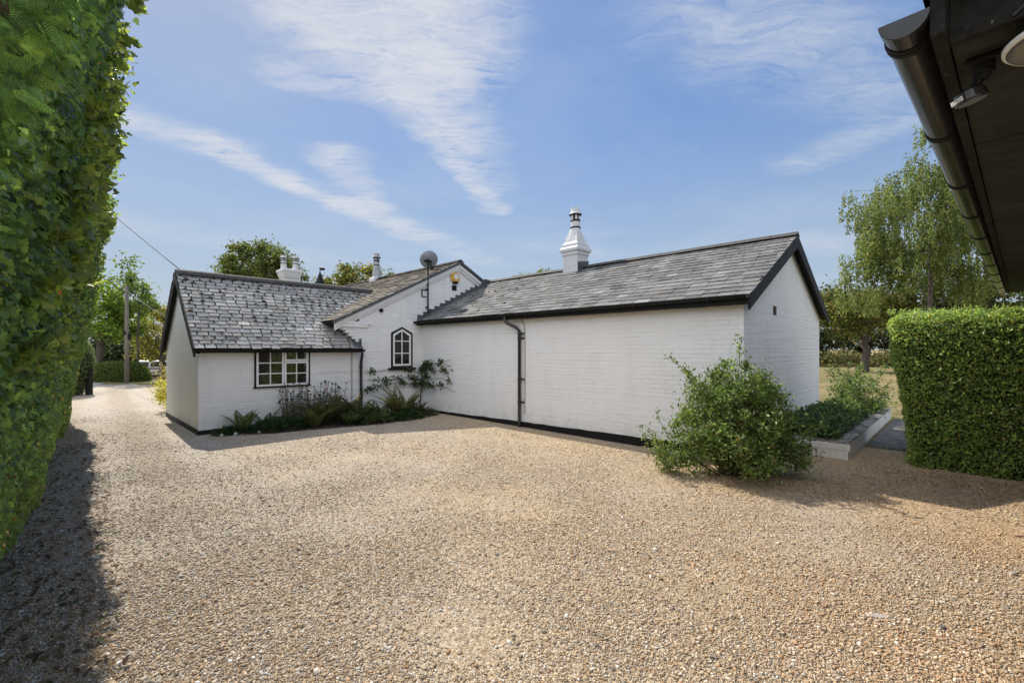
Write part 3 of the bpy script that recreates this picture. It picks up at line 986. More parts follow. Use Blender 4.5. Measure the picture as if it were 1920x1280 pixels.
def sash(mb, s0, s1, z0, z1, vb, hb, fr=.042, r0=.007, r1=.026):
    bar(mb, s0, s0 + fr, z0, z1, r0, r1); bar(mb, s1 - fr, s1, z0, z1, r0, r1)
    bar(mb, s0 + fr, s1 - fr, z0, z0 + fr, r0, r1); bar(mb, s0 + fr, s1 - fr, z1 - fr, z1, r0, r1)
    xs = [s0 + fr + (s1 - s0 - 2 * fr) * (i + 1) / (vb + 1) for i in range(vb)]
    for x in xs: bar(mb, x - .011, x + .011, z0 + fr, z1 - fr, r0, r1 - .006)
    for j in range(hb):
        z = z0 + fr + (z1 - z0 - 2 * fr) * (j + 1) / (hb + 1)
        segs = [s0 + fr] + [v for x in xs for v in (x - .011, x + .011)] + [s1 - fr]
        for k in range(0, len(segs), 2): bar(mb, segs[k], segs[k + 1], z - .011, z + .011, r0, r1 - .007)


mid = (A0 + A1) / 2 + .02
for nm, args in (('casement', (A0 + .036, mid - .004, B0 + .036, B1 - .004, 1, 2)), ('casement', (mid + .004, A1 - .036, B0 + .036, B1 - .255, 1, 1)), ('fanlight', (mid + .004, A1 - .036, B1 - .247, B1 - .004, 1, 0))):
    c = MB(); sash(c, *args)
    c.build(nm, M['paint_trim'], win)

# pointed window in the gable wall
G0, G1, Gz0, Gz1, Gt = -.955, -.330, 1.225, 2.115, 2.29
gm = (G0 + G1) / 2


def ogive(ins):
    return [(0, G0 + ins, Gz0 + ins), (0, G1 - ins, Gz0 + ins), (0, G1 - ins, Gz1 - ins * .45), (0, G1 - ins - .02, Gz1 + .03 - ins * .8), (0, gm, Gt - ins * 1.05), (0, G0 + ins + .02, Gz1 + .03 - ins * .8), (0, G0 + ins, Gz1 - ins * .45)]


def ring(mb, a, c, r0, r1):
    n = len(a)
    for i in range(n):
        j = (i + 1) % n
        mb.prism([a[i], a[j], c[j], c[i]], (r0, 0, 0), (r1, 0, 0))


b = MB()
ring(b, ogive(-.012), ogive(.034), -.002, .03)
pw = b.build('window', M['black'], house, label='narrow white pointed window with six panes and black surround')
b = MB(); b.prism(ogive(.03), (-.002, 0, 0), (.006, 0, 0)); b.build('pane', M['glass_dark'], pw)
b = MB()
ring(b, ogive(.036), ogive(.088), .007, .024)
bar(b, gm - .014, gm + .014, Gz0 + .09, Gt - .10, .007, .018)
for z in (1.60, 1.925):
    bar(b, G0 + .088, gm - .014, z - .012, z + .012, .007, .017); bar(b, gm + .014, G1 - .088, z - .012, z + .012, .007, .017)
b.build('window_frame', M['paint_trim'], pw)
b = MB(); b.box(-.002, .075, G0 - .10, G1 + .09, Gz0 - .075, Gz0 - .014)
b.build('sill', M['black'], pw, bevel=.006)

# vents and holes in the walls
b = MB(); b.box(.002, .010, 1.05, 1.225, 3.445, 3.6); b.build('air_vent', M['black'], house)
b = MB()
b.box(.002, .02, -.02, .01, 3.17, 3.38); b.box(.002, .02, .01, .15, 3.355, 3.38); b.box(.002, .02, .01, .15, 3.17, 3.195)
b.build('air_vent', M['black'], house, label='square vent framed in black behind the dish mast')
b = MB(); b.tube([(.002, -1.262, 2.71), (.05, -1.262, 2.71)], .05, 14); b.build('flue_pipe', M['black'], house)
b = MB(); b.box(LW + .002, LW + .012, 1.47, 1.63, 2.30, 2.45); b.build('air_vent', simple('brown_vent', (.06, .04, .03), .8), house)


# chimneys
def pot(mb, o, r, h, crown=True):
    mb.mi = 0
    mb.lathe([(r * 1.0, 0), (r * .95, h * .42), (r * .9, h * .43), (r * .9, h * .62)], 16, o)
    mb.mi = 1
    mb.lathe([(r * 1.1, h * .405), (r * 1.14, h * .42), (r * 1.1, h * .44)], 16, o)
    mb.lathe([(r * 1.0, h * .60), (r * 1.08, h * .62), (r * 1.0, h * .64)], 16, o)
    mb.lathe([(r * .62, h * .63), (r * .62, h * .78)], 12, o)
    mb.mi = 0
    for k in range(6):
        a = k * math.pi / 3 + .3
        p = Vector(o) + Vector((math.cos(a) * r * .85, math.sin(a) * r * .85, h * .63))
        mb.beam(p, p + Vector((0, 0, h * .15)), r * .42, r * .2, (math.cos(a), math.sin(a), 0))
    mb.mi = 1
    mb.lathe([(r * .9, h * .765), (r * 1.32, h * .775), (r * 1.3, h * .80)], 16, o)
    mb.mi = 0
    mb.lathe([(r * 1.28, h * .80), (r * .98, h * .86), (r * .95, h * .9)], 16, o)
    for k in range(8):
        a0 = k * math.pi / 4
        pts = []
        for da, z in ((0.02, .89), (.76, .89), (.72, .95), (.39, 1.0), (.06, .95)):
            pts.append(Vector(o) + Vector((math.cos(a0 + da) * r * .95, math.sin(a0 + da) * r * .95, z * h)))
        inn = [p + (Vector((o[0], o[1], p.z)) - p) * .12 for p in pts]
        mb.raw(pts + inn, [(0, 1, 2, 3, 4), (9, 8, 7, 6, 5)] + [(i, (i + 1) % 5, 5 + (i + 1) % 5, 5 + i) for i in range(5)])
    mb.mi = 0


b = MB()
co = (3.50, 2.42, 0)
b.lathe([(.235, 3.4), (.235, 4.14), (.262, 4.15), (.262, 4.23), (.305, 4.25), (.305, 4.31), (.262, 4.37), (.262, 4.43), (.225, 4.47), (.215, 4.50)], o=co, sq=True)
ch = b.build('chimney', M['paint_grey'], house, bevel=.012, label='white brick chimney on the long ridge with crowned pot')
b = MB()
ring_r = []
n_ = 16
vs = []
for k in range(n_):
    a = 2 * math.pi * k / n_ + math.pi / 4
    sqr = .205 * min(1 / max(abs(math.cos(a)), 1e-3), 1 / max(abs(math.sin(a)), 1e-3))
    vs.append((co[0] + sqr * math.cos(a), co[1] + sqr * math.sin(a), 4.495))
for k in range(n_):
    a = 2 * math.pi * k / n_ + math.pi / 4
    vs.append((co[0] + .125 * math.cos(a), co[1] + .125 * math.sin(a), 4.87))
b.raw(vs, [(k, (k + 1) % n_, n_ + (k + 1) % n_, n_ + k) for k in range(n_)])
pot(b, (co[0], co[1], 4.50), .125, .93)
b.build('chimney_pot', [M['paint_grey'], M['black']], ch)
b = MB()
b.prism([(0, 2.2, zl(2.2) + .028), (0, 2.66, 3.9), (0, 2.66, 4.02), (0, 2.2, 3.95)], (co[0] + .237, 0, 0), (co[0] + .25, 0, 0))
b.prism([(0, 2.08, zl(2.08) + .022), (0, 2.17, zl(2.17) + .022), (0, 2.17, zl(2.17) + .034), (0, 2.08, zl(2.08) + .034)], (co[0] - .3, 0, 0), (co[0] + .3, 0, 0))
b.build('flashing', M['lead'], house, label='lead flashing at the foot of the chimney')

b = MB()
co2 = (-4.85, GR, 0)
b.lathe([(.20, 3.9), (.20, 4.34), (.17, 4.38)], o=co2, sq=True)
ch2 = b.build('chimney', M['paint_grey'], house, label='slim white chimney with one tall crowned pot behind the gable')
b = MB(); b.lathe([(.175, 0), (.14, .2), (.115, .45), (.112, .5)], 16, (co2[0], co2[1], 4.375)); pot(b, (co2[0], co2[1], 4.5), .112, .80); b.build('chimney_pot', [simple('grey_pot', (.33, .34, .36), .7, .2, 9), M['black']], ch2)
b = MB()
b.box(-14.15, -13.35, GR - .40, GR + .40, 3.9, 5.28)
b.prism([(-14.15, GR - .40, 0), (-13.35, GR - .40, 0), (-13.35, GR + .40, 0), (-14.15, GR + .40, 0)], (0, 0, 5.30), (0, 0, 5.36))
b.lathe([(.40, 5.36), (.47, 5.60), (.50, 5.62), (.50, 5.72), (.40, 5.78)], o=(-13.75, GR, 0), sq=True)
ch3 = b.build('chimney', M['paint_grey'], house, bevel=.02, label='broad white chimney with two pots beyond the side wing')
for dy_ in (-.24, .24):
    b = MB(); pot(b, (-13.75 + dy_ * .6, GR + dy_, 5.77), .145, .74); b.build('chimney_pot', [M['paint_grey'], M['black']], ch3)
b = MB()
b.mi = 1; b.lathe([(.34, 4.2), (.34, 4.42), (.52, 4.44), (.5, 4.50), (.3, 4.55)], 16, (-9.98, GR, 0))
b.mi = 0; b.lathe([(.24, 4.55), (.2, 4.7), (.02, 5.22)], 14, (-9.98, GR, 0))
b.tube([(-9.98, GR, 5.2), (-9.98, GR, 5.42)], .02, 6); b.ball((-9.98, GR + .1, 5.36), .09, (1, 1.6, .7), 6)
b.build('roof_cowl', [M['black'], M['paint_trim']], house)

# ------------------------------------------------------------------ things fixed to the house
dish = thing('satellite_dish', 'grey satellite dish on a black pole against the gable wall', 'satellite dish', H(.09, .143, 2.74), HANG)
b = MB()
b.tube([(0, 0, 0), (0, 0, 1.5)], .022, 10)
b.box(-.088, -.0, -.03, .03, .12, .16); b.box(-.088, -.0, -.03, .03, .62, .66)
b.build('mast', M['black'], dish)
b = MB()
nv = Vector((-.80, .50, .34)).normalized()          # the way the dish faces (away from the yard)
ua = nv.orthogonal().normalized(); ub = nv.cross(ua)
cen = Vector((-.02, .05, 1.47)) + nv * .10
vs, fs = [], []
for i in range(7):
    rr = .255 * i / 6
    for k in range(28):
        a = 2 * math.pi * k / 28
        vs.append(cen + ua * (rr * math.cos(a)) + ub * (rr * .96 * math.sin(a)) + nv * (rr * rr * .9 - .03))
for i in range(6):
    for k in range(28): fs.append((i * 28 + k, i * 28 + (k + 1) % 28, (i + 1) * 28 + (k + 1) % 28, (i + 1) * 28 + k))
b.raw(vs, fs)
o = b.build('reflector', M['metal'], dish, smooth=True)
sm = o.modifiers.new('thick', 'SOLIDIFY'); sm.thickness = .006
b = MB()
b.box(-.07, .02, -.10, .12, 1.40, 1.46); b.tube([(0, -.02, 1.36), cen - nv * .02], .02, 8); b.tube([(.0, .06, 1.43), (.02, .09, 1.30), (.02, .13, 1.24)], .018, 6)
b.box(-.02, .05, .09, .15, 1.2, 1.30)
fe = cen + nv * .34 - ub * .0 + Vector((0, 0, -.16))
b.tube([cen + Vector((0, 0, -.22)), fe], .01, 6)
b.ball(fe, .035, (1, 1, 1), 6)
b.build('bracket', M['black'], dish)

alarm = thing('alarm_box', 'yellow hexagonal alarm box high under the gable peak', 'alarm box', H(.004, 1.145, 3.83), HANG)
b = MB()
hx = [(0, .175 * math.cos(a), .185 * math.sin(a)) for a in [math.pi / 6 + math.pi / 2 + k * math.pi / 3 + math.pi / 6 for k in range(6)]]
b.prism(hx, (0, 0, 0), (.06, 0, 0))
b.build('case', M['yellow'], alarm, bevel=.012)
b = MB(); b.tube([(.06, .02, .03), (.066, .02, .03)], .085, 16); b.build('badge', M['white'], alarm)
b = MB(); b.box(.005, .072, -.08, .08, -.185, -.115); b.build('beacon', M['black'], alarm)

# ------------------------------------------------------------------ overhead lines
def cable(name, label, p, q_, sag, r=.009):
    p, q_ = Vector(p), Vector(q_)
    pts = [p.lerp(q_, i / 16) - Vector((0, 0, sag * 4 * (i / 16) * (1 - i / 16))) for i in range(17)]
    return tag(MB().tube(pts, r, 6).build(name, M['cable'], smooth=True), label, 'cable')


cable('overhead_cable', 'black overhead cable rising from the side wing ridge behind the hedge', H(-1.8, -5.2, 3.46), (-15.6, 13.2, 9.2), .10)
cable('overhead_cable', 'thin overhead wire from the wooden pole to the cottage', (-19.5, 22.98, 4.72), H(-3.4, -4.9, 2.3), .10)

pole = thing('utility_pole', 'weathered wooden utility pole standing on the grass verge', 'utility pole', (-19.5, 23.03, 0))
b = MB(); b.tube([(0, 0, -.5), (.02, 0, 2), (.0, 0, 4.9)], [.105, .095, .075], 12); b.build('post', M['pole'], pole, smooth=True)
b = MB(); b.box(-.05, .05, -.16, -.1, 2.45, 2.62); b.box(.10, .19, -.05, .05, 2.2, 2.5); b.build('bracket', M['black'], pole)
b = MB(); b.tube([(.0, -.02, 4.62), (.12, -.06, 4.70)], .03, 8); b.build('insulator', M['metal'], pole)

# ------------------------------------------------------------------ outbuilding with the black eaves, close on the right
GA = math.atan2(.664, .747)
garage = thing('outbuilding', 'black timber outbuilding eaves with black gutter overhead at right', 'outbuilding', (.98, 1.15, 0), GA)
SZ = 2.50
GL = 8.05
b = MB()
b.box(.12, GL - .1, -4.2, -.62, 0, SZ - .03)
b.build('wall', M['darkwood'], garage)
b = MB()
for i in range(9):
    x0 = .172 + i * ((GL - .172) / 9)
    b.box(x0, x0 + (GL - .172) / 9 - .004, -.66, -.081, SZ + random.uniform(0, .003), SZ + .02)
b.build('soffit', M['soffit'], garage)
b = MB(); b.box(.06, GL, -.078, -.050, SZ - .008, SZ + .14); b.build('fascia', M['darkwood'], garage)
b = MB()
tp = .62
for i in range(16):
    y0 = -.03 - i * .28
    z0 = SZ + .125 + i * .28 * tp
    b.prism([(0, y0, z0), (0, y0, z0 + .028), (0, y0 - .31, z0 + .31 * tp + .012), (0, y0 - .31, z0 + .31 * tp - .01)], (.035, 0, 0), (GL + .03, 0, 0))
b.build('roof', M['slate'], garage)
b = MB(); b.prism([(0, -.06, SZ + .085), (0, -.06, SZ + .15), (0, -3.6, SZ + .15 + 3.54 * tp), (0, -3.6, SZ + .06 + 3.54 * tp)], (.04, 0, 0), (.062, 0, 0)); b.build('verge_board', M['darkwood'], garage)
b = MB()
b.prism([(0, -.0795, SZ - .004), (0, -.0795, SZ + .125), (0, -3.6, SZ + .125 + 3.52 * tp), (0, -3.6, SZ - .004)], (.140, 0, 0), (.168, 0, 0))
b.build('gable_board', M['darkwood'], garage)
gz0, gr_ = SZ + .056, .048
b = MB(); halfround(b, (.055, .0, gz0), (GL, .0, gz0 - .03), gr_, n=28, th=.003)
gutter = b.build('gutter', M['black_gloss'], garage)
b = MB()
cap = [(0, .0 + math.cos(math.pi * k / 14) * (gr_ + .004), gz0 + .004 - math.sin(math.pi * k / 14) * (gr_ + .004)) for k in range(15)]
b.prism(cap, (.046, 0, 0), (.08, 0, 0))
b.build('stop_end', M['black_gloss'], gutter, bevel=.003)
for i in range(11):
    b = MB()
    x0 = .12 + .77 * i
    if x0 > GL - .1: break
    zc_ = gz0 - .03 * x0 / GL
    for dx_, ex in ((0, .003), (.016, .005)):
        halfround(b, (x0 + dx_, .0, zc_), (x0 + dx_ + .018, .0, zc_), gr_ + ex, n=14, th=.004)
    b.build('gutter_joint', M['black'], gutter)
b = MB(); b.tube([(.136, -.19, SZ + .004), (.136, -.34, SZ + .13), (.136, -.8, SZ + .40)], .004, 6); b.build('wire', M['cable'], garage)

lamp = thing('security_light', 'black swivel security light hanging under the dark eaves', 'security light', (garage.matrix_basis @ Vector((.307, -.135, SZ)))[:], GA)
b = MB(); b.box(-.035, .045, -.075, .04, -.018, -.002); b.tube([(.0, .0, -.018), (.0, .0, -.05)], .026, 10)
for k in range(5): b.box(-.03 + k * .012, -.025 + k * .012, -.10, -.055, -.026, -.002)
b.build('base', M['black'], lamp, bevel=.003)
b = MB(); b.tube([(0, 0, -.045), (.006, .014, -.065), (.016, .028, -.086)], .013, 8); b.ball((0, 0, -.05), .018, (1, 1, 1), 6); b.build('arm', M['black'], lamp, smooth=True)
hd = Vector((.17, -.22, -.96)).normalized()
hc = Vector((.018, .03, -.10))
b = MB(); b.tube([hc - hd * .022, hc - hd * .016, hc + hd * .010, hc + hd * .016], [.024, .037, .041, .039], 24); b.build('head', M['black_gloss'], lamp)
b = MB(); b.tube([hc + hd * .0162, hc + hd * .018], .034, 24); b.build('lens', M['metal'], lamp)
b = MB(); sdv = hd.cross(Vector((0, 0, 1))).normalized(); fv = sdv.cross(hd)
for k in range(6): b.beam(hc + sdv * (-.02 + k * .008) - fv * .040 - hd * .006, hc + sdv * (-.02 + k * .008) - fv * .040 + hd * .008, .004, .004)
b.build('sensor_window', M['white'], lamp)

lamp.scale = (.88, .88, .88)
disc = thing('bulkhead_lamp', 'round dull lamp with pale rim mounted under the dark eaves', 'lamp', (1.335, 1.078, SZ - .055), GA)
b = MB(); b.lathe([(.085, 0), (.112, .004), (.116, .014), (.1, .03), (.05, .055)], 40); b.build('casing', M['black'], disc)
b = MB(); b.lathe([(.116, -.003), (.120, .001), (.1205, .008), (.117, .011)], 48); b.build('rim', M['white'], disc, smooth=True)
b = MB(); b.lathe([(.03, -.010), (.09, -.008), (.113, -.0035)], 40); b.build('diffuser', M['lamp'], disc, smooth=True)
b = MB(); b.tube([(0, 0, .03), (0, 0, .056)], .04, 12); b.build('mount', M['black'], disc)

# ------------------------------------------------------------------ low brick planter and path
planter = thing('planter', 'low white painted brick planter wall beside the gable end', 'planter', H(8.43, 1.33, 0), HANG)
PR, PS = 1.06, 5.9                      # out from the wall / along it
b = MB()
b.box(.0, PR, 0, .22, -.15, .245); b.box(PR - .26, PR, .22, PS, -.15, .245)
b.build('wall', M['paint_warm'], planter)
b = MB()
k = 0
x = .0
while x < PR - .30:
    b.box(x, x + .071, -.006, .226, .246, .262); x += .078
y = 0.0
while y < PS - .1:
    b.box(PR - .268, PR + .006, y - .006 if y == 0 else y, y + .205, .246, .262 + random.uniform(0, .008)); y += .214
b.build('coping', M['cap'], planter, bevel=.006)
b = MB()
x = .02
while x < PR - .02:
    b.box(x, x + .066, -.008, .01, .135, .243); x += .077
b.build('header_course', M['paint_warm'], planter, bevel=.005)
b = MB(); b.box(0.01, PR - .262, .222, PS + .4, -.1, .17); b.build('soil', M['soil'], planter)

slabs = MB()
y = 0
for i in range(9):
    s0 = 2.75 + i * .47
    slabs.box(9.56, 10.55 + random.uniform(-.05, .05), s0, s0 + .43, -.05, .035 + random.uniform(0, .015))
so = slabs.build('path', M['stone'], None, bevel=.01)
so.location = (CX, CY, 0); so.rotation_euler = (0, 0, HANG)
tag(so, kind='structure')


# ------------------------------------------------------------------ foliage builders
def skeleton(base, clusters, trunk_h, r0, bend=.08, seed=0, minr=.008):
    """branches grown from the trunk to every leaf cluster (pipe model radii)"""
    rg = random.Random(seed)
    nodes = [Vector(base)]
    par = [-1]
    n = 6
    for i in range(1, n + 1):
        p = Vector(base) + Vector((rg.uniform(-bend, bend) * i / n, rg.uniform(-bend, bend) * i / n, trunk_h * i / n))
        nodes.append(p); par.append(len(nodes) - 2)
    top = nodes[-1].copy()
    leaf_idx = []
    for c in sorted(clusters, key=lambda c: (c - top).length):
        best, bi = 1e9, 0
        for i, p in enumerate(nodes):
            if i < n * .55 or (i <= n and p.z > c.z + .3 and i > n * .6): continue
            d = (p - c).length + (.0 if p.z < c.z + .2 else (p.z - c.z) * 1.0)
            if d < best: best, bi = d, i
        if bi == 0: bi = n
        p = nodes[bi]
        L_ = (c - p).length
        m = max(1, int(L_ / max(.35, L_ * .25)))
        prev = bi
        for k in range(1, m + 1):
            t = k / m
            q_ = p.lerp(c, t) + Vector((rg.uniform(-1, 1), rg.uniform(-1, 1), rg.uniform(-.4, 1))) * L_ * .07 * (1 - t) * (1 if k < m else 0)
            nodes.append(q_); par.append(prev); prev = len(nodes) - 1
        leaf_idx.append(prev)
    cnt = [0] * len(nodes)
    for i in leaf_idx:
        while i >= 0:
            cnt[i] += 1; i = par[i]
    tot_ = max(1, cnt[0])
    rad = [max(minr, r0 * (c / tot_) ** .5) for c in cnt]
    return nodes, par, rad, cnt


def limbs_mesh(nodes, par, rad, n=7):
    mb = MB()
    kids = {}
    for i, p in enumerate(par): kids.setdefault(p, []).append(i)
    done = set()
    stack = [0]
    starts = [(None, 0)]
    while starts:
        pr, i = starts.pop()
        chain, rr = ([nodes[pr]], [min(rad[pr], rad[i] * 1.15)]) if pr is not None else ([], [])
        cur = i
        while True:
            chain.append(nodes[cur]); rr.append(rad[cur])
            ks = sorted(kids.get(cur, []), key=lambda k: -rad[k])
            for k in ks[1:]: starts.append((cur, k))
            if not ks: break
            cur = ks[0]
        if len(chain) > 1:
            mb.tube(chain, rr, n if rr[0] > .05 else 5)
    return mb


def tree(name, label, cat, pos, trunk_h, r0, blobs, ncl, nleaf, lsize, cols, wts=None, m='leaf_far', bark='bark', spread=.5, seed=1, group=None, droop=0.0, flat=.8, tmpl=RHOMB, shell=.55):
    """blobs: list of (dx, dy, z, rx, ry, rz) ellipsoids the crown fills"""
    global RNG
    rg = random.Random(seed)
    RNG = np.random.default_rng(seed)
    root = thing(name, label, cat, pos, 0, group)
    vol = [bl[3] * bl[4] * bl[5] for bl in blobs]
    cl_ = []
    for _ in range(ncl):
        bl = rg.choices(blobs, vol)[0]
        while True:
            v = Vector((rg.uniform(-1, 1), rg.uniform(-1, 1), rg.uniform(-1, 1)))
            if shell < v.length <= 1 or (v.length <= 1 and rg.random() < .25): break
        cl_.append(Vector((bl[0] + v.x * bl[3], bl[1] + v.y * bl[4], bl[2] + v.z * bl[5])))
    nodes, par, rad, cnt = skeleton((0, 0, -.05), cl_, trunk_h, r0, seed=seed, bend=r0 * .8)
    limbs_mesh(nodes, par, rad).build('trunk', M[bark], root, smooth=True)
    C_ = np.array([tuple(c) for c in cl_])
    idx = RNG.integers(0, ncl, nleaf)
    csz = spread * (.55 + .9 * RNG.random(ncl))
    off = RNG.normal(size=(nleaf, 3)) * csz[idx][:, None] * np.array([1, 1, flat]) * .55
    P = C_[idx] + off
    if droop:
        dl = droop * RNG.random(nleaf) ** .7
        st = RNG.integers(0, 5, nleaf)                       # leaves hang in strands below their twig
        sp = (np.stack([np.cos(st * 1.256 + idx), np.sin(st * 1.256 + idx), np.zeros(nleaf)], 1)) * csz[idx][:, None] * .65
        sw = np.stack([np.sin(idx * 1.7), np.cos(idx * 2.3), np.zeros(nleaf)], 1) * (dl * .12)[:, None]
        P = C_[idx] + sp + sw + RNG.normal(size=(nleaf, 3)) * .09 - np.array([0, 0, 1]) * dl[:, None]
    T = nrm(rdir(nleaf) + np.array([0, 0, -.5 if not droop else -1.6]))
    N = nrm(rdir(nleaf) + np.array([0, 0, .8]))
    tone = (.75 + .5 * RNG.random(ncl))[idx][:, None]
    col = pal(nleaf, cols, wts, .2) * tone
    sz = lsize * (.65 + .7 * RNG.random(nleaf))
    leaves('crown', P, T, N, sz, sz * .62, tmpl, np.clip(col, .004, .6), M[m], root)
    return root


OAK = [(.055, .075, .018), (.085, .105, .028), (.035, .05, .014), (.12, .115, .035)]
# trees showing over the roofs
tree('oak_tree', 'broad round oak rising behind the twin chimney pots', 'tree', (-24.6, 45, 0), 5.5, .38, [(-.2, 0, 9.3, 3.6, 3.4, 2.9), (-2.3, 0, 8.3, 1.9, 2, 1.8), (2.2, 0, 9, 1.9, 2, 1.9), (.9, 0, 10.8, 1.7, 1.7, 1.3)], 95, 15000, .27, OAK, [4, 3, 3, 1], spread=.75, seed=21)
tree('oak_tree', 'yellowing oak crown between the roof cowl and the crowned pot', 'tree', (-14.3, 41, 0), 4.5, .3, [(.2, 0, 7.3, 2.6, 2.4, 2.1), (1.4, 0, 7.2, 1.6, 1.6, 1.4), (-2.6, 0, 6.8, 1.1, 1, .9)], 60, 8500, .26, OAK + [(.20, .15, .035)], [3, 3, 2, 2, 2], spread=.65, seed=22)
tree('small_tree', 'small tree top peeping just right of the crowned pot', 'tree', (-11.7, 45.5, 0), 4.5, .16, [(0, 0, 8.0, 1.1, 1.1, 1.5)], 20, 1500, .24, OAK, spread=.5, seed=23)
tree('small_tree', 'leafy tree top showing over the mossy end of the long roof', 'tree', (1.9, 41, 0), 4.2, .22, [(0, 0, 7.2, 2.5, 2, 1.6), (-1.8, 0, 6.8, 1.4, 1.3, 1.2)], 45, 5600, .24, [(.085, .12, .025), (.06, .085, .02), (.14, .15, .04)], spread=.6, seed=24)
# trees at the end of the drive
tree('ash_tree', 'bright green ash leaning over the drive behind the tall hedge', 'tree', (-22.6, 25.0, 0), 2.4, .17, [(.0, 0, 4.0, 2.1, 1.6, 1.7), (1.4, -.4, 3.3, 1.3, 1.1, .9), (1.6, 0, 4.7, .9, .8, 1.0), (1.55, 0, 6.0, .35, .35, .75)], 75, 8500, .17, [(.075, .125, .02), (.05, .085, .018), (.12, .17, .03)], spread=.42, seed=31)
tree('ash_sapling', 'slender ash sapling with feathery leaves beside the wooden pole', 'tree', (-19.9, 24.2, -.0), 3.6, .05, [(-.1, 0, 4.9, .5, .45, 1.2), (.7, 0, 4.5, .35, .35, .6)], 20, 1100, .16, [(.06, .095, .025), (.09, .13, .03)], spread=.3, seed=32)
tree('willow_tree', 'yellow leaved tree behind the wooden gate and parked car', 'tree', (-27.4, 35.5, -.7), 2.2, .16, [(0, 0, 3.9, 1.9, 1.6, 1.9), (1.2, 0, 5.2, 1.1, 1, 1.2), (-.6, -.3, 2.4, 1.3, 1, .9)], 62, 5200, .19, [(.17, .16, .035), (.13, .135, .032), (.085, .105, .026), (.22, .20, .05)], [3, 3, 3, 2], spread=.42, seed=33)
tree('bare_tree', 'thin bare twiggy tree behind the yellow leaved tree', 'tree', (-29.5, 38.5, -.8), 2.5, .1, [(0, 0, 5.0, 1.3, 1.0, 1.7)], 60, 250, .12, [(.2, .15, .06)], spread=.3, seed=34)
for i, (x, y, h_, r_, lb) in enumerate(((-42, 44, 4.6, 3.6, 'dark evergreen behind the rounded hedge, nearest the tall hedge'), (-37.5, 45, 4.2, 3.0, 'dark evergreen in shade directly behind the wooden pole'), (-33, 46, 4.8, 3.0, 'dark evergreen behind the parked car'), (-39.8, 46, 4.4, 3.0, 'dark evergreen seen between the ash and the rounded hedge'), (-30.2, 47.5, 5.6, 2.6, 'dark evergreen beside the side wing, beyond the parked car'))):
    tree('evergreen_tree', lb, 'tree', (x, y, -1.1), 1.4, .18, [(0, 0, h_ * .5, r_, 2.2, h_ * .52)], 60, 5200, .26, [(.022, .035, .013), (.035, .052, .018), (.014, .022, .01)], spread=.8, seed=40 + i, group='dark evergreens beyond the drive', shell=.3)
# right-hand side
tree('birch_tree', 'tall weeping silver birch beyond the clipped hedge', 'tree', (28.0, 30.5, 0), 9.0, .12, [(-.3, 0, 10.6, 4.0, 3.6, 3.4), (.4, 0, 16.0, 1.5, 1.5, 2.2), (-4.2, 0, 11.4, 1.8, 1.7, 1.3), (-3.8, 0, 7.4, 2.2, 2.2, 2.2), (3.4, 0, 9.0, 2.8, 2.6, 4.2), (2.0, 0, 13.4, 2.2, 2.0, 2.0), (-1.6, 0, 13.4, 1.5, 1.4, 1.2)], 190, 66000, .15,
     [(.085, .115, .032), (.06, .085, .024), (.125, .145, .045), (.15, .145, .05)], [4, 4, 3, 1], bark='birch_bark', spread=.75, seed=51, droop=1.9)
tree('field_tree', 'small oak with dark trunk standing on the dry lawn', 'tree', (26.7, 34.5, 0), 2.2, .27, [(0, 0, 4.6, 3.7, 3.0, 1.9), (-1.6, 0, 5.2, 1.8, 1.6, 1.4), (1.6, 0, 5.7, 1.8, 1.7, 1.4), (-2.4, -.3, 3.2, 1.5, 1.3, .8)], 95, 10500, .20, OAK + [(.15, .11, .04)], [3, 3, 3, 2, 1], spread=.6, seed=52)
far_l = ['broad dark tree on the field edge just past the gable end', 'mid green tree behind the small lawn oak', 'tall dark tree behind the birch trunk', 'rounded tree far right under the black eaves', 'dense tree furthest right behind the clipped hedge']
for i, (px, Y, h_, r_) in enumerate(((34.5, 52, 8.2, 3.6), (42.5, 55, 8.8, 4.0), (47.5, 52, 10.5, 4.2), (53, 51, 10.5, 4.4), (61, 52, 11, 5.0))):
    tree('field_edge_tree', far_l[i], 'tree', (px, Y, 0), h_ * .3, .26, [(0, 0, h_ * .56, r_, r_ * .8, h_ * .44), (r_ * .4, 0, h_ * .75, r_ * .5, r_ * .5, h_ * .22)], 80, 9500, .32, [(.028, .040, .014), (.042, .055, .017), (.062, .068, .022), (.018, .026, .010)], spread=.85, seed=60 + i, group='trees along the field edge')


def hedgerow():
    n = 15000
    P = np.stack([29 + 46 * RNG.random(n), 45 + RNG.normal(0, .7, n), 0 * RNG.random(n)], 1)
    P[:, 2] = (1.05 + .5 * np.sin(P[:, 0] * 1.3) * np.sin(P[:, 0] * .47 + 1) + .3) * RNG.random(n) ** .8
    o = leaves('hedgerow', P, rdir(n), nrm(rdir(n) + [0, 0, .6]), .26 * (.6 + .7 * RNG.random(n)), .17, RHOMB, pal(n, [(.05, .06, .02), (.09, .10, .03), (.13, .11, .05), (.03, .035, .014)], None, .25), M['leaf_far'])
    tag(o, kind='stuff')
    b = MB(); b.box(38, 200, 56, 160, -.2, 1.02)
    tag(b.build('crop_field', M['crop']), kind='stuff')


hedgerow()


# ------------------------------------------------------------------ clipped hedges
def hn3(P, f_=1.0, s=0.0):
    return np.array([noise.noise(Vector(p) * f_ + Vector((s, s, s))) for p in P])


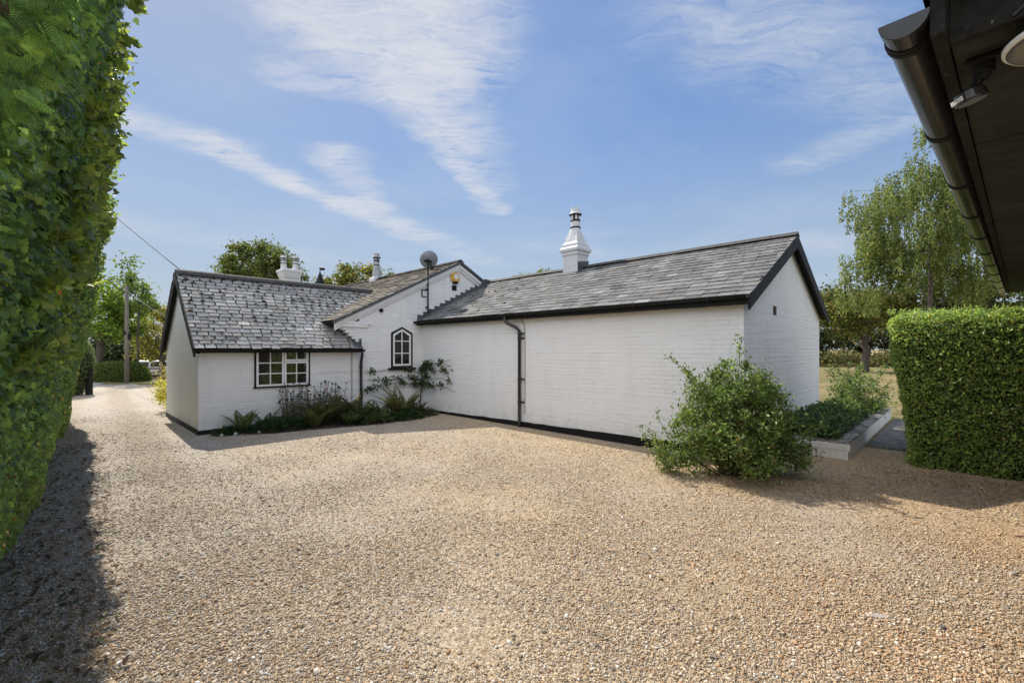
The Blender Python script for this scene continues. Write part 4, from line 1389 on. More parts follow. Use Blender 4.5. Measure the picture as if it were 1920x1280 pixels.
def tall_hedge():
    global RNG
    RNG = np.random.default_rng(5)
    root = thing('tall_hedge', 'tall rough hedge of ivy and conifer lining the drive', 'hedge', (0, 0, 0))
    T0, T1, HT = .9, 15.2, 3.45

    def face(t, z):
        top = .125 - .007 * np.maximum(t - 4, 0)
        base = -.52
        f_ = np.clip(z / HT, 0, 1)
        return base + (top - base) * (f_ ** .9) + .03 * np.sin(t * 2.1 + z * 1.3) + .03 * np.sin(t * 4.7 - z * 2.2) + .03 * np.sin(t * 1.1 + 2 * z)

    # dark woody inside
    b = MB()
    ts = np.linspace(1.75, T1, 46); zsl = [0, .5, 1.0, 1.6, 2.2, 2.8, 3.2]
    V, F = [], []
    for t in ts:
        for z in zsl:
            V.append(U(t, float(face(t, z)) - .15 - .03 * math.sin(t * 9 + z * 7), z))
        V.append(U(t, float(face(t, 3.4)) - .6, 3.36)); V.append(U(t, -1.9, 3.3)); V.append(U(t, -1.9, 0))
    m = len(zsl) + 3
    for i in range(len(ts) - 1):
        for k in range(m):
            F.append((i * m + k, i * m + (k + 1) % m, (i + 1) * m + (k + 1) % m, (i + 1) * m + k))
    F.append(tuple(range(m))); F.append(tuple(range((len(ts) - 1) * m, len(ts) * m)))
    b.raw(V, F); b.build('inner_growth', M['core'], root)

    def place(n, tmin=T0, tmax=T1, depth=.2, zmax=HT, pw=1.0):
        t = tmin + (tmax - tmin) * RNG.random(n) ** pw
        z = zmax * RNG.random(n)
        d = depth * RNG.random(n) ** 1.4
        nn = face(t, z) - d
        P = np.outer(t, UX) + np.outer(nn, UN); P[:, 2] = z
        return P, t, z

    out = np.array(UN); dn = np.array([0, 0, -1.0])
    # conifer sprays: mostly the near, upper part
    P, t, z = place(20000, 1.45, 4.5, .14, HT, 1.2)
    lump = hn3(P, 2.2, 9.0)
    P = P + np.outer(lump * .06 - .07, UN)
    msk = np.clip((2.5 - t) / .8, -1, 1) * .3 + np.clip((z - 1.3) / .6, -1, 0) * .7 + hn3(P, 1.6, 3.1) * .8 - .02
    P = P[msk > .05 + RNG.random(len(P)) * .25]
    n = len(P)
    Tn = nrm(rdir(n) * .6 + out * .2 + dn * .45 + np.array(UX) * -.25)
    Nn = nrm(rdir(n) * .55 + out * .35 + np.array(UX) * -.75 + np.array([0, 0, .45]))
    sz = .045 + .045 * RNG.random(n)
    leaves('conifer_sprays', P, Tn, Nn, sz, sz * .85, SPRAY, pal(n, [(.040, .070, .020), (.058, .095, .025), (.026, .048, .016), (.095, .125, .034)], [5, 5, 4, 3], .2), M['conifer'], root)
    # ivy
    P1, t1, z1 = place(150000, 1.6, T1, .14, HT, 1.1)
    P2, t2, z2 = place(80000, 1.45, 4.6, .10, HT, 1.0)
    P, t, z = np.concatenate([P1, P2]), np.concatenate([t1, t2 + 1e-4]), np.concatenate([z1, z2])
    near = np.concatenate([np.zeros(len(t1), bool), np.ones(len(t2), bool)])
    lump = hn3(P, 2.2, 9.0)
    P = P + np.outer(lump * .07 * np.clip((t - 1) / 4, .3, 1) - .02, UN)
    msk = np.clip((2.5 - t) / .8, -1, 1) * .3 + np.clip((z - 1.3) / .6, -1, 0) * .7 + hn3(P, 1.6, 3.1) * .8 - .02
    keep = ((msk < .10 + RNG.random(len(P)) * .3) | (RNG.random(len(P)) < .3)) & (near | (t > 2.6) | (RNG.random(len(P)) < .25))
    P, t, z = P[keep], t[keep], z[keep]
    n = len(P)
    Tn = nrm(rdir(n) * .55 + dn * .9 + out * .25)
    Nn = nrm(rdir(n) * .55 + out * .5 + np.array(UX) * -.6 + np.array([0, 0, .5]))
    sz = (.024 + .030 * RNG.random(n)) * np.clip(.5 + (t - 1.5) * .18, .5, 1)
    warm = np.clip(.9 - z / 2.4, 0, 1) * np.clip((t - 1) / 5, 0, 1)
    col = pal(n, [(.038, .070, .018), (.057, .096, .023), (.025, .046, .016), (.09, .13, .03)], [4, 5, 3, 3], .3)
    col = col * (1 - .35 * warm[:, None]) + np.array([.14, .155, .025]) * (.35 * warm[:, None])
    old = RNG.random(n) < .0025 + .020 * ((z < 1.7) & (t > 3.2) & (np.sin(t * 3.1) + np.sin(z * 4.3 + t) > .4))
    col[old] = pal(int(old.sum()), [(.30, .11, .03), (.22, .09, .03), (.34, .2, .05)], None, .2)
    leaves('ivy_leaves', P, Tn, Nn, sz, sz * 1.0, IVY, col, M['leaf'], root)
    # fringe of shoots along the top edge and front
    P, t, z = place(16000, 2.0, T1, .1, HT, 1.2)
    tuft = .22 * np.maximum(0, np.sin(t * 5.3) * np.sin(t * 2.2 + 1) + .2) + .05
    P[:, 2] = HT - .05 + tuft * RNG.random(len(P)) * 1.1
    P -= np.outer(RNG.random(len(P)) * .7, UN)
    # loose leafy shoots standing out from the upper face
    tips = []
    for _ in range(800):
        t_ = 2.2 + 12 * random.random() ** 1.4; z_ = random.uniform(1.6, HT)
        p = U(t_, float(face(t_, z_)), z_)
        d = (UN * random.uniform(.25, .8) + UX * random.uniform(-.5, .5) + Vector((0, 0, random.uniform(-.2, .9)))).normalized()
        for k in range(9): tips.append(tuple(p + d * (.0085 * k * random.uniform(.8, 1.25)) + Vector((random.uniform(-.012, .012), random.uniform(-.012, .012), random.uniform(-.012, .012)))))
    P = np.concatenate([P, np.array(tips)])
    n = len(P)
    sz = .026 + .024 * RNG.random(n)
    leaves('top_shoots', P, nrm(rdir(n) + [0, 0, .5]), rdir(n), sz, sz * .8, IVY, pal(n, [(.055, .08, .02), (.085, .11, .026), (.035, .05, .016)], None, .2), M['leaf'], root)
    # berries and twigs
    b = MB()
    P, t, z = place(130, 3.0, 11, .05, HT, 1.1)
    for p in P:
        if p[2] < 1.0 or p[2] > 3.1: continue
        for _ in range(random.randint(3, 7)):
            b.ball((p[0] + random.uniform(-.035, .035), p[1] + random.uniform(-.035, .035), p[2] + random.uniform(-.03, .03)), .0058, (1, 1, 1.15), 4)
    b.build('berries', M['berry'], root, smooth=True)['kind'] = 'stuff'
    b = MB()
    P, t, z = place(160, 1.2, 10, .05, HT, 1.3)
    for p in P:
        d = Vector(nrm(RNG.normal(size=(1, 3)) * .6 + out * .5 + np.array(UX) * -.3)[0]) * random.uniform(.05, .15)
        p = Vector(p) - Vector(out) * .1
        if p.z > 3.0: continue
        b.tube([p, p + d * .5 + Vector((0, 0, .01)), p + d], [.004, .003, .0015], 5)
    b.build('twigs', M['twig'], root)['kind'] = 'stuff'


tall_hedge()


def box_hedge(root, x0, x1, y0, y1, h, n, lsize, cols, wts, und=.0, rnd=.12, core=True, leafmat='leaf', slope=0.0):
    """clipped hedge: leaves over the skin of a rounded block; und = how far the foot is drawn in at the x0 end"""
    def skin(m):
        a = np.array([(x1 - x0) * h, (x1 - x0) * (y1 - y0), (y1 - y0) * h, (x1 - x0) * h * .5, (y1 - y0) * h * .6])
        k = RNG.choice(5, m, p=a / a.sum())
        u, v = RNG.random(m), RNG.random(m)
        P = np.zeros((m, 3)); N = np.zeros((m, 3))
        for kk in range(5):
            s = k == kk
            uu, vv = u[s], v[s]
            if kk == 0: P[s] = np.stack([x0 + uu * (x1 - x0), 0 * uu + y0, vv * h], 1); N[s] = (0, -1, 0)
            elif kk == 1: P[s] = np.stack([x0 + uu * (x1 - x0), y0 + vv * (y1 - y0), 0 * uu + h], 1); N[s] = (0, 0, 1)
            elif kk == 2: P[s] = np.stack([0 * uu + x0, y0 + uu * (y1 - y0), vv * h], 1); N[s] = (-1, 0, 0)
            elif kk == 3: P[s] = np.stack([x0 + uu * (x1 - x0), 0 * uu + y1, vv * h], 1); N[s] = (0, 1, 0)
            else: P[s] = np.stack([0 * uu + x1, y0 + uu * (y1 - y0), vv * h], 1); N[s] = (1, 0, 0)
        lo = np.array([x0 + rnd, y0 + rnd, -1]); hi = np.array([x1 - rnd, y1 - rnd, h - rnd])
        q_ = np.clip(P, lo, hi)
        d = P - q_
        ln = np.linalg.norm(d, axis=1, keepdims=True)
        P = np.where(ln > 1e-6, q_ + d / np.maximum(ln, 1e-6) * rnd, P)
        N = np.where(ln > 1e-6, d / np.maximum(ln, 1e-6), N)
        return P, N
    P, N = skin(n)
    bump = hn3(P, 2.3, 1.0) * .05 + hn3(P * [1, 1, 2.4], 4.2, 4.0) * .038
    dep = RNG.random(n) ** 2 * .06
    P = P + N * (bump - dep)[:, None]
    pull = und * np.clip(1 - P[:, 2] / (h * .9), 0, 1) ** .8
    P[:, 0] += pull * np.clip((x1 - P[:, 0]) / (x1 - x0), 0, 1)
    P[:, 1] += pull * .25 * np.clip((y1 - P[:, 1]) / (y1 - y0), 0, 1)
    P[:, 2] = np.maximum(P[:, 2], .02)
    T = nrm(rdir(n) * .8 + np.array([0, 0, .25]) + N * .4)
    Nn = nrm(rdir(n) * .75 + N * .75 + np.array([0, 0, .6]))
    sz = lsize * (.6 + .75 * RNG.random(n))
    leaves('leaves', P, T, Nn, sz, sz * .6, OVAL, pal(n, cols, wts, .22), M[leafmat], root)
    if core:
        b = MB()
        i_ = .085
        b.raw([(x0 + i_ + und, y0 + i_ + und * .25, 0), (x1 - i_, y0 + i_, 0), (x1 - i_, y1 - i_, 0), (x0 + i_ + und, y1 - i_, 0),
               (x0 + i_, y0 + i_, h - .3), (x1 - i_, y0 + i_, h - .3), (x1 - i_, y1 - i_, h - .3), (x0 + i_, y1 - i_, h - .3),
               (x0 + i_ + .18, y0 + i_ + .16, h - .12), (x1 - i_ - .1, y0 + i_ + .16, h - .12), (x1 - i_ - .1, y1 - i_ - .16, h - .12), (x0 + i_ + .18, y1 - i_ - .16, h - .12)],
              [(0, 1, 2, 3), (0, 1, 5, 4), (1, 2, 6, 5), (2, 3, 7, 6), (3, 0, 4, 7), (4, 5, 9, 8), (5, 6, 10, 9), (6, 7, 11, 10), (7, 4, 8, 11), (8, 9, 10, 11)])
        b.build('inner_growth', M['core'], root)


RNG = np.random.default_rng(8)
rh = thing('clipped_hedge', 'square clipped green hedge beside the flagstone path', 'hedge', H(9.93, 1.45, 0), HANG)
box_hedge(rh, 0, 1.62, 0, 1.75, 2.22, 60000, .034, [(.056, .084, .020), (.085, .116, .028), (.032, .050, .016), (.14, .16, .045), (.2, .13, .05)], [5, 5, 3, 2, .35], und=.26, rnd=.22, leafmat='box_leaf')


n = 420
P = np.stack([1.6 * RNG.random(n), 1.7 * RNG.random(n), 2.2 + .02 * RNG.random(n)], 1)
fr_ = RNG.random(n) < .4
P[fr_, 1] = -.02; P[fr_, 2] = 2.1 * RNG.random(int(fr_.sum()))
d_ = np.where(fr_[:, None], nrm(rdir(n) * .5 + [0, -1, .5]), nrm(rdir(n) * .5 + [0, 0, 1]))
P = np.concatenate([P + d_ * k * .022 for k in range(1, 5)])
n = len(P)
leaves('stray_shoots', P, nrm(rdir(n) + [0, -.2, .5]), rdir(n), .034, .02, OVAL, pal(n, [(.09, .12, .03), (.06, .085, .02)], None, .2), M['box_leaf'], rh)


def dome(name, label, pos, rx, ry, h, n, cols, cone=False, lsize=.05):
    root = thing(name, label, 'topiary', pos)
    u = RNG.random(n); a = RNG.random(n) * 6.283
    if cone:
        z = u * h
        rr = 1 - .55 * np.clip((z / h - .55) / .45, 0, 1) ** 2
        rr *= .55 + .45 * np.clip(z / (h * .35), 0, 1)
        rr = np.where(z > h * .93, rr * np.sqrt(np.clip((h - z) / (h * .07), 0, 1)), rr)
        P = np.stack([np.cos(a) * rx * rr, np.sin(a) * ry * rr, z], 1)
    else:
        th = np.arccos(1 - u)
        e_ = .62
        P = np.stack([np.cos(a) * np.sin(th) ** e_ * rx, np.sin(a) * np.sin(th) ** e_ * ry, np.cos(th) ** .75 * h], 1)
    N = nrm(P * [1, 1, 1.0])
    P = P * (1 - .06 * RNG.random((n, 1)))
    leaves('leaves', P, nrm(rdir(n) + N * .5), nrm(rdir(n) * .6 + N), lsize * (.6 + .7 * RNG.random(n)), lsize * .45, RHOMB, pal(n, cols, None, .2), M['leaf_far'], root)
    b = MB()
    if cone: b.lathe([(rx * .5, 0), (rx * .9, h * .3), (rx * .92, h * .6), (rx * .4, h * .93), (.05, h * .97)], 20)
    else: b.lathe([(rx * .93, 0), (rx * .9, h * .45), (rx * .7, h * .78), (rx * .35, h * .92), (.05, h * .95)], 24)
    o = b.build('inner_growth', M['core'], root)
    if not cone: o.scale = (1, ry / rx, 1)
    return root


dome('rounded_hedge', 'low rounded clipped hedge behind the wooden pole', (-21.0, 24.3, -.05), 1.55, 1.0, 1.12, 9000, [(.06, .085, .02), (.09, .115, .028), (.04, .06, .016)], lsize=.09)
dome('yew_topiary', 'upright clipped yew at the far end of the tall hedge', U(23.6, -.80)[:], .85, .85, 2.4, 8000, [(.09, .12, .05), (.12, .15, .06), (.06, .085, .036)], cone=True, lsize=.08)

gp = thing('gate_post', 'black gate post below the upright clipped yew', 'gate post', U(23.2, -.12)[:], 0)
b = MB(); b.box(-.08, .08, -.08, .08, -.1, .92); b.box(-.10, .10, -.10, .10, .92, .97); b.build('post', M['black'], gp, bevel=.01)


# ------------------------------------------------------------------ beds and wall plants
def fern(label, pos, nf, ln, cols, spread=1.0, seed=0, group='ferns in the wall bed', name='fern'):
    rg = random.Random(seed)
    root = thing(name, label, 'fern', pos, 0, group)
    P, T, N, S, C_ = [], [], [], [], []
    mb = MB()
    for i in range(nf):
        a = 6.283 * i / nf + rg.uniform(-.3, .3)
        el = rg.uniform(1.0, 1.48)
        L_ = ln * rg.uniform(.65, 1.1)
        d = Vector((math.cos(a) * math.cos(el) * spread, math.sin(a) * math.cos(el) * spread, math.sin(el)))
        p = Vector((math.cos(a) * .05, math.sin(a) * .05, 0))
        pts = [p.copy()]
        seg = 16
        c = Vector(cols[rg.randrange(len(cols))]) * rg.uniform(.8, 1.2)
        for k in range(seg):
            d = (d + Vector((math.cos(a) * .05, math.sin(a) * .05, -.022 * (1 + k / seg)))).normalized()
            p = p + d * (L_ / seg)
            pts.append(p.copy())
            u = (k + 1) / seg
            sd = d.cross(Vector((0, 0, 1)))
            if sd.length < .05: sd = Vector((-math.sin(a), math.cos(a), 0))
            sd.normalize()
            up = sd.cross(d)
            w_ = ln * .20 * math.sin(math.pi * min(.97, .18 + .82 * u) ** .8) * 1.0
            for sg in (1, -1):
                P.append(p); T.append(sd * sg + d * .5); N.append(up); S.append(max(.012, w_)); C_.append(c)
        mb.tube(pts, [.004] * len(pts), 4)
    n = len(P)
    C_ = np.array([tuple(c) for c in C_])
    S = np.array(S)
    leaves('fronds', np.array([tuple(p) for p in P]), np.array([tuple(p) for p in T]), np.array([tuple(p) for p in N]) + RNG.normal(0, .15, (n, 3)), S, np.full(n, ln * .055), RHOMB, C_, M['frond'], root)
    mb.build('stalks', M['twig'], root)
    return root


FG = [(.045, .07, .02), (.065, .085, .025), (.035, .055, .018)]
FB = [(.10, .10, .035), (.075, .085, .028), (.05, .065, .02)]
fern('upright narrow fern at the corner end of the bed', H(.30, -4.52), 7, .62, FG, .5, 1)
fern('thin open fern against the white wall left of the window', H(.14, -4.05), 6, .58, FG, .8, 2)
fern('tall brownish fern in the middle of the wall bed', H(.55, -2.95), 13, .85, FB, 1.0, 3)
fern('fern with arching fronds just left of the black downpipe', H(.55, -2.2), 12, .80, FG, .9, 4)
fern('big vase shaped fern below the pointed window', H(.75, -1.15), 17, .98, FB, .9, 5)
fern('low dark fern between the downpipe and the big fern', H(.70, -1.75), 12, .66, FG, 1.1, 6)
fern('short fern leaning out over the gravel edge', H(.95, -2.55), 11, .55, FG, 1.2, 7)
fern('broad brownish fern under the right half of the casement window', H(.70, -3.25), 13, .72, FB, .9, 11)
fern('dense fern in the gap between the brownish fern and the downpipe', H(.42, -2.52), 13, .78, FG, .8, 12)
fern('fern at the base of the trained fruit tree', H(.72, -.62), 11, .55, FG, 1.0, 8)


def clump(name, label, cat, pos, n, rx, ry, h, lsize, cols, tmpl=OVAL, rot=HANG, up=.3, m='frond', group=None, dome_=True):
    root = thing(name, label, cat, pos, rot, group)
    a = RNG.random(n) * 6.283; rr = np.sqrt(RNG.random(n))
    x, y = np.cos(a) * rr, np.sin(a) * rr
    hh = h * (np.sqrt(np.clip(1 - rr ** 2, 0, 1)) if dome_ else (1 - .3 * rr)) * (.55 + .45 * RNG.random(n))
    P = np.stack([x * rx, y * ry, hh + .005], 1)
    sz = lsize * (.6 + .7 * RNG.random(n))
    T = nrm(np.stack([x, y, np.full(n, up)], 1) + rdir(n) * .6)
    leaves('leaves', P, T, nrm(rdir(n) * .5 + [0, 0, 1]), sz, sz * .6, tmpl, pal(n, cols, None, .25), M[m], root)
    b = MB().ball((0, 0, 0), .03, (1, 1, .6), 5)
    for k in range(24):
        j = int(RNG.integers(0, n))
        b.tube([(P[j][0] * .04, P[j][1] * .04, -.01), (P[j][0] * .7, P[j][1] * .7, P[j][2] * .5), P[j]], [.005, .004, .002], 4)
    b.build('stems', M['twig'], root)
    return root


DG = [(.025, .055, .02), (.04, .075, .024), (.018, .038, .015)]
clump('low_cushion_plant', 'low dark green cushion plant spreading along the bed edge', 'plant', H(.50, -3.85), 2600, .38, .62, .27, .055, DG)
clump('low_cushion_plant', 'small dark leafy plant at the left end of the bed', 'plant', H(.28, -4.72), 600, .20, .34, .14, .06, DG)
clump('bergenia', 'broad leaved plant at the gravel edge below the ferns', 'plant', H(1.02, -2.0), 420, .3, .5, .22, .13, [(.04, .065, .022), (.06, .08, .03)])
clump('bergenia', 'dark leafy plant under the big vase shaped fern', 'plant', H(1.08, -1.25), 420, .28, .45, .2, .11, DG)
clump('low_cushion_plant', 'sparse low plant at the inside corner of the walls', 'plant', H(.75, -.35), 260, .32, .3, .12, .06, [(.06, .07, .03), (.04, .05, .02)])

sheet('flower_bed', [H(.02, -4.9), H(.45, -4.95), H(.85, -4.0), H(1.2, -2.6), H(1.35, -1.3), H(1.1, -.2), H(.02, -.02)], .009, M['soil'])


def perennials(label, pos, n, h, w_, seed, flowers=None, group='tall flower stems in the wall bed'):
    rg = random.Random(seed)
    root = thing('flower_clump', label, 'flower', pos, HANG, group)
    P, T = [], []
    for i in range(n):
        x, y = rg.uniform(-.18, .18), rg.uniform(-w_, w_)
        hh = h * rg.uniform(.6, 1.05)
        lx, ly = rg.uniform(-.08, .08), rg.uniform(-.1, .1)
        pts = [(x + lx * t * t, y + ly * t * t, hh * t) for t in (0, .35, .7, 1)]
        so_ = MB().tube(pts, [.006, .005, .004, .0035], 5).build('stem', M['twig'], root)
        top = pts[-1]
        if flowers and i < flowers[1]:
            fl = MB().ball(top, .016, (1, 1, .8), 4)
            for k in range(6):
                a = k * 1.047
                fl.ball((top[0] + math.cos(a) * .024, top[1] + math.sin(a) * .024, top[2]), .018, (1, 1, .5), 4)
            fl.build('flower', flowers[0], so_, smooth=True)
        else:
            MB().ball(top, rg.uniform(.014, .024), (1.2, 1.2, .9), 5, .3).build('seed_head', M['core'], so_)
        for k in range(rg.randint(14, 22)):
            t = rg.uniform(.15, .97)
            p = Vector((x + lx * t * t, y + ly * t * t, hh * t))
            P.append(tuple(p)); T.append((rg.uniform(-1, 1), rg.uniform(-1, 1), .25))
    n_ = len(P)
    leaves('leaves', np.array(P), np.array(T), nrm(rdir(n_) * .4 + [0, 0, 1]), .085 * (.6 + .7 * RNG.random(n_)), .026, OVAL, pal(n_, [(.045, .07, .022), (.06, .08, .03), (.09, .085, .04)], None, .2), M['frond'], root)


perennials('tall stems with dark seed heads under the casement window', H(.32, -3.42), 34, .92, .34, 1)
perennials('leafy stems with pink flowers right of the casement window', H(.30, -2.72), 28, .95, .3, 2, (M['pink'], 3))
perennials('stems with yellow flowers near the black downpipe', H(.70, -2.22), 8, .78, .18, 3, (M['petal'], 2))
perennials('stems with a yellow bloom in front of the big fern', H(1.0, -1.45), 5, .62, .15, 4, (M['petal'], 1))

# espalier fruit tree in the corner of the two walls
esp = thing('espalier_tree', 'trained fruit tree spread flat in the corner of the white walls', 'tree', H(.10, -.14, 0), HANG)
b = MB()
L2 = lambda s, z, r=-.04: Vector((r, s + .14, z))           # along the gable wall
R2 = lambda r, z: Vector((r - .10, .06, z))                   # along the long wing wall
arms = [[(-.04 + .04, 0, 0), L2(-.10, .45, .0), L2(-.09, .75, .0), L2(-.06, 1.1, .0)],
        [L2(-.08, 1.0, 0), L2(-.30, 1.12), L2(-.55, 1.19), L2(-1.0, 1.18), L2(-1.45, 1.12), L2(-1.78, 1.12)],
        [L2(-.09, .85, 0), L2(-.35, .93), L2(-.65, .95), L2(-1.1, .90), L2(-1.66, .93)],
        [L2(-.10, .72, 0), L2(-.4, .76), L2(-.7, .84), L2(-1.1, .78), L2(-1.55, .70), L2(-1.8, .66)],
        [L2(-.06, 1.02, 0), R2(.10, 1.14), R2(.26, 1.24), R2(.34, 1.34)],
        [R2(.20, 1.20), R2(.5, 1.33), R2(.85, 1.33), R2(1.2, 1.40), R2(1.45, 1.43)],
        [R2(.12, 1.14), R2(.45, 1.20), R2(.8, 1.12), R2(1.15, 1.15), R2(1.42, 1.20)],
        [L2(-.07, .92, 0), R2(.3, .97), R2(.6, .90), R2(1.0, .95), R2(1.45, .86)],
        [L2(-.08, .72, 0), R2(.25, .76), R2(.6, .72), R2(1.0, .76), R2(1.35, .68), R2(1.6, .62)]]
for a in arms:
    b.tube(a, [.021 - .012 * i / len(a) if a is arms[0] else .011 - .007 * i / len(a) for i in range(len(a))], 7)
b.build('trunk', M['bark'], esp, smooth=True)
Pl = []
for a in arms[1:]:
    for i in range(len(a) - 1):
        for k in range(46):
            p = Vector(a[i]).lerp(Vector(a[i + 1]), random.random())
            if noise.noise(p * 4.5 + Vector((5, 1, 2))) < .0: continue
            Pl.append(tuple(p + Vector((random.uniform(-.03, .06), random.uniform(-.06, .03), random.uniform(-.05, .07)))))
Pl = np.array(Pl)
n = len(Pl)
leaves('leaves', Pl, nrm(rdir(n) + [.3, -.3, -.1]), nrm(rdir(n) * .8 + [.5, -.5, .4]), .078 * (.7 + .6 * RNG.random(n)), .05, OVAL, pal(n, [(.025, .045, .016), (.04, .06, .022), (.06, .075, .03)], None, .2), M['frond'], esp)
for i, z in enumerate((.70, .93, 1.16)):
    wv_ = MB().tube([H(.03, -2.9, z), H(.03, -.05, z)], .0025, 5).build('training_wire', M['metal'])
    tag(wv_, ('lowest', 'middle', 'topmost')[i] + ' training wire along the wall below the pointed window', 'wire', 'training wires on the gable wall')


# the big shrub at the house corner
def shrub(name, label, pos, rot, blobs, ncl, nleaf, lsize, cols, wts, seed, shoots=0, spread=.2, nst=18, tmpl=OVAL, m='shrub_leaf'):
    global RNG
    rg = random.Random(seed); RNG = np.random.default_rng(seed)
    root = thing(name, label, 'shrub', pos, rot)
    vol = [bl[3] * bl[4] * bl[5] for bl in blobs]
    cl_ = []
    for _ in range(ncl):
        bl = rg.choices(blobs, vol)[0]
        while True:
            v = Vector((rg.uniform(-1, 1), rg.uniform(-1, 1), rg.uniform(-1, 1)))
            if .5 < v.length <= 1 or (v.length <= 1 and rg.random() < .4): break
        p = Vector((bl[0] + v.x * bl[3], bl[1] + v.y * bl[4], max(.08, bl[2] + v.z * bl[5])))
        cl_.append(p)
    mb = MB()
    for i, c in enumerate(cl_):
        if i % 2 and i > nst * 2: continue
        bs = Vector((c.x * .22, c.y * .22, 0))
        md = bs.lerp(c, .55) + Vector((rg.uniform(-.05, .05), rg.uniform(-.05, .05), .08))
        mb.tube([bs, md, c], [.009, .006, .003], 5)
    C_ = [tuple(c) for c in cl_]
    for _ in range(shoots):
        bl = rg.choice(blobs)
        a = rg.uniform(0, 6.283)
        p = Vector((bl[0] + math.cos(a) * bl[3] * .6, bl[1] + math.sin(a) * bl[4] * .6, bl[2] + bl[5] * rg.uniform(.1, .75)))
        d = Vector((math.cos(a) * .5, math.sin(a) * .5, rg.uniform(.4, 1.1))).normalized() * rg.uniform(.25, .5)
        mb.tube([p, p + d * .5, p + d], [.005, .004, .002], 5)
        for k in range(4): C_.append(tuple(p + d * (.4 + .2 * k)))
    mb.build('stems', M['twig'], root)
    C_ = np.array(C_)
    k = len(C_)
    idx = np.concatenate([RNG.integers(0, ncl, nleaf), ncl + RNG.integers(0, max(1, k - ncl), shoots * 46)]) if shoots else RNG.integers(0, ncl, nleaf)
    n = len(idx)
    sp = np.where(idx < ncl, spread, .055)[:, None] * (.5 + .9 * RNG.random(k))[idx][:, None]
    P = C_[idx] + RNG.normal(size=(n, 3)) * sp * .6
    P[:, 2] = np.maximum(P[:, 2], .03)
    tone = (.7 + .6 * RNG.random(k))[idx][:, None]
    sz = lsize * (.6 + .7 * RNG.random(n))
    leaves('leaves', P, nrm(rdir(n) + [0, 0, .35]), nrm(rdir(n) * .8 + [0, 0, .7]), sz, sz * .5, tmpl, np.clip(pal(n, cols, wts, .2) * tone, .006, .5), M[m], root)
    return root


shrub('corner_shrub', 'large loose green shrub at the corner of the long wing', (3.02, 6.20, 0), 0,
      [(0, 0, .75, .80, .62, .62), (-.25, .05, 1.05, .45, .4, .42), (.36, 0, .55, .50, .5, .45), (-.68, 0, .42, .42, .45, .34), (.15, .1, 1.26, .42, .34, .36), (.70, -.05, .30, .30, .4, .26), (-.1, -.5, .3, .5, .3, .25), (-.95, .1, .18, .3, .3, .16)],
      260, 30000, .050, [(.06, .095, .022), (.085, .125, .03), (.038, .06, .017), (.13, .155, .045), (.10, .075, .03)], [5, 4, 4, 2, .5], 71, shoots=26, spread=.115)
shrub('planter_shrub', 'round leaved shrub at the far end of the low planter', H(8.95, 6.3, .15), HANG, [(0, 0, .5, .55, .6, .5), (-.3, .2, .7, .4, .5, .35), (.2, -.4, .3, .45, .5, .3)], 70, 3800, .060,
      [(.045, .075, .02), (.07, .11, .025), (.03, .05, .016), (.12, .15, .04)], None, 72, shoots=14, spread=.15)
shrub('golden_shrub', 'yellow green shrub against the back of the side wing', H(-4.6, -4.85, 0), HANG, [(0, 0, .55, .5, .45, .5), (-.1, .1, 1.1, .42, .4, .45), (.1, -.1, .25, .5, .45, .25)], 50, 3800, .055,
      [(.28, .25, .03), (.2, .2, .03), (.10, .125, .025), (.34, .3, .06)], [3, 3, 2, 1], 73, shoots=8, spread=.15)

bpy.data.objects['corner_shrub'].scale = (.95, .95, .97)
RNG = np.random.default_rng(77)
iv = 5200
P = np.stack([.03 + (PR - .2) * RNG.random(iv), .2 + (PS + .2) * RNG.random(iv) ** 1.1, .17 + .22 * RNG.random(iv) ** .7], 1)
P[:, 2] += .16 * np.clip(1 - P[:, 0] / .6, 0, 1)
iv_o = leaves('ground_ivy', P, nrm(rdir(iv) * .8 + [.3, -.2, -.1]), nrm(rdir(iv) * .45 + [0, -.2, 1]), .085 * (.5 + .8 * RNG.random(iv)), .07, OVAL, pal(iv, [(.03, .055, .015), (.05, .085, .02), (.022, .038, .013), (.075, .10, .025)], None, .22), M['frond'])
iv_o.location = H(8.43, 1.33, 0); iv_o.rotation_euler = (0, 0, HANG)
tag(iv_o, kind='stuff')

# dead leaves under the tall hedge
n = 2600
t = 2.2 + 9 * RNG.random(n) ** 1.6
nn = -.62 + .75 * RNG.random(n) ** 1.7
P = np.outer(t, UX) + np.outer(nn, UN)
P[:, 2] = .014 + .02 * RNG.random(n)
sz = .028 + .035 * RNG.random(n)
tag(leaves('leaf_litter', P, nrm(rdir(n) * [1, 1, .25]), nrm(rdir(n) * .4 + [0, 0, 1]), sz, sz * .55, OVAL, pal(n, [(.20, .13, .07), (.30, .21, .12), (.12, .08, .05), (.42, .33, .22), (.08, .11, .035)], [4, 4, 3, 2, 1], .25), M['litter']), kind='stuff')


n = 3400
kk = RNG.integers(0, 4, n)
cx_ = np.array([3.0, 5.6, 4.6, 7.3])[kk]; cy_ = np.array([5.75, 6.0, 5.6, 5.2])[kk]
sx_ = np.array([.75, .45, 1.0, 1.0])[kk]; sy_ = np.array([.35, .45, .35, .35])[kk]
P = np.stack([cx_ + RNG.normal(size=n) * sx_, cy_ + RNG.normal(size=n) * sy_, .010 + .012 * RNG.random(n)], 1)
yy_ = 2.2 + 8 * RNG.random(220)
P = np.concatenate([P, np.stack([(RNG.random(220) * 2.1 - .95) * yy_, yy_, np.full(220, .014)], 1)])
hb = (P[:, 0] - CX) * HY.x + (P[:, 1] - CY) * HY.y
P = P[(hb < 1.25) & ~((hb > -.3) & ((P[:, 0] - CX) * HX.x + (P[:, 1] - CY) * HX.y < 8.6)) & ((P[:, 0] - CX) * HX.x + (P[:, 1] - CY) * HX.y > 1.6)]
n = len(P)
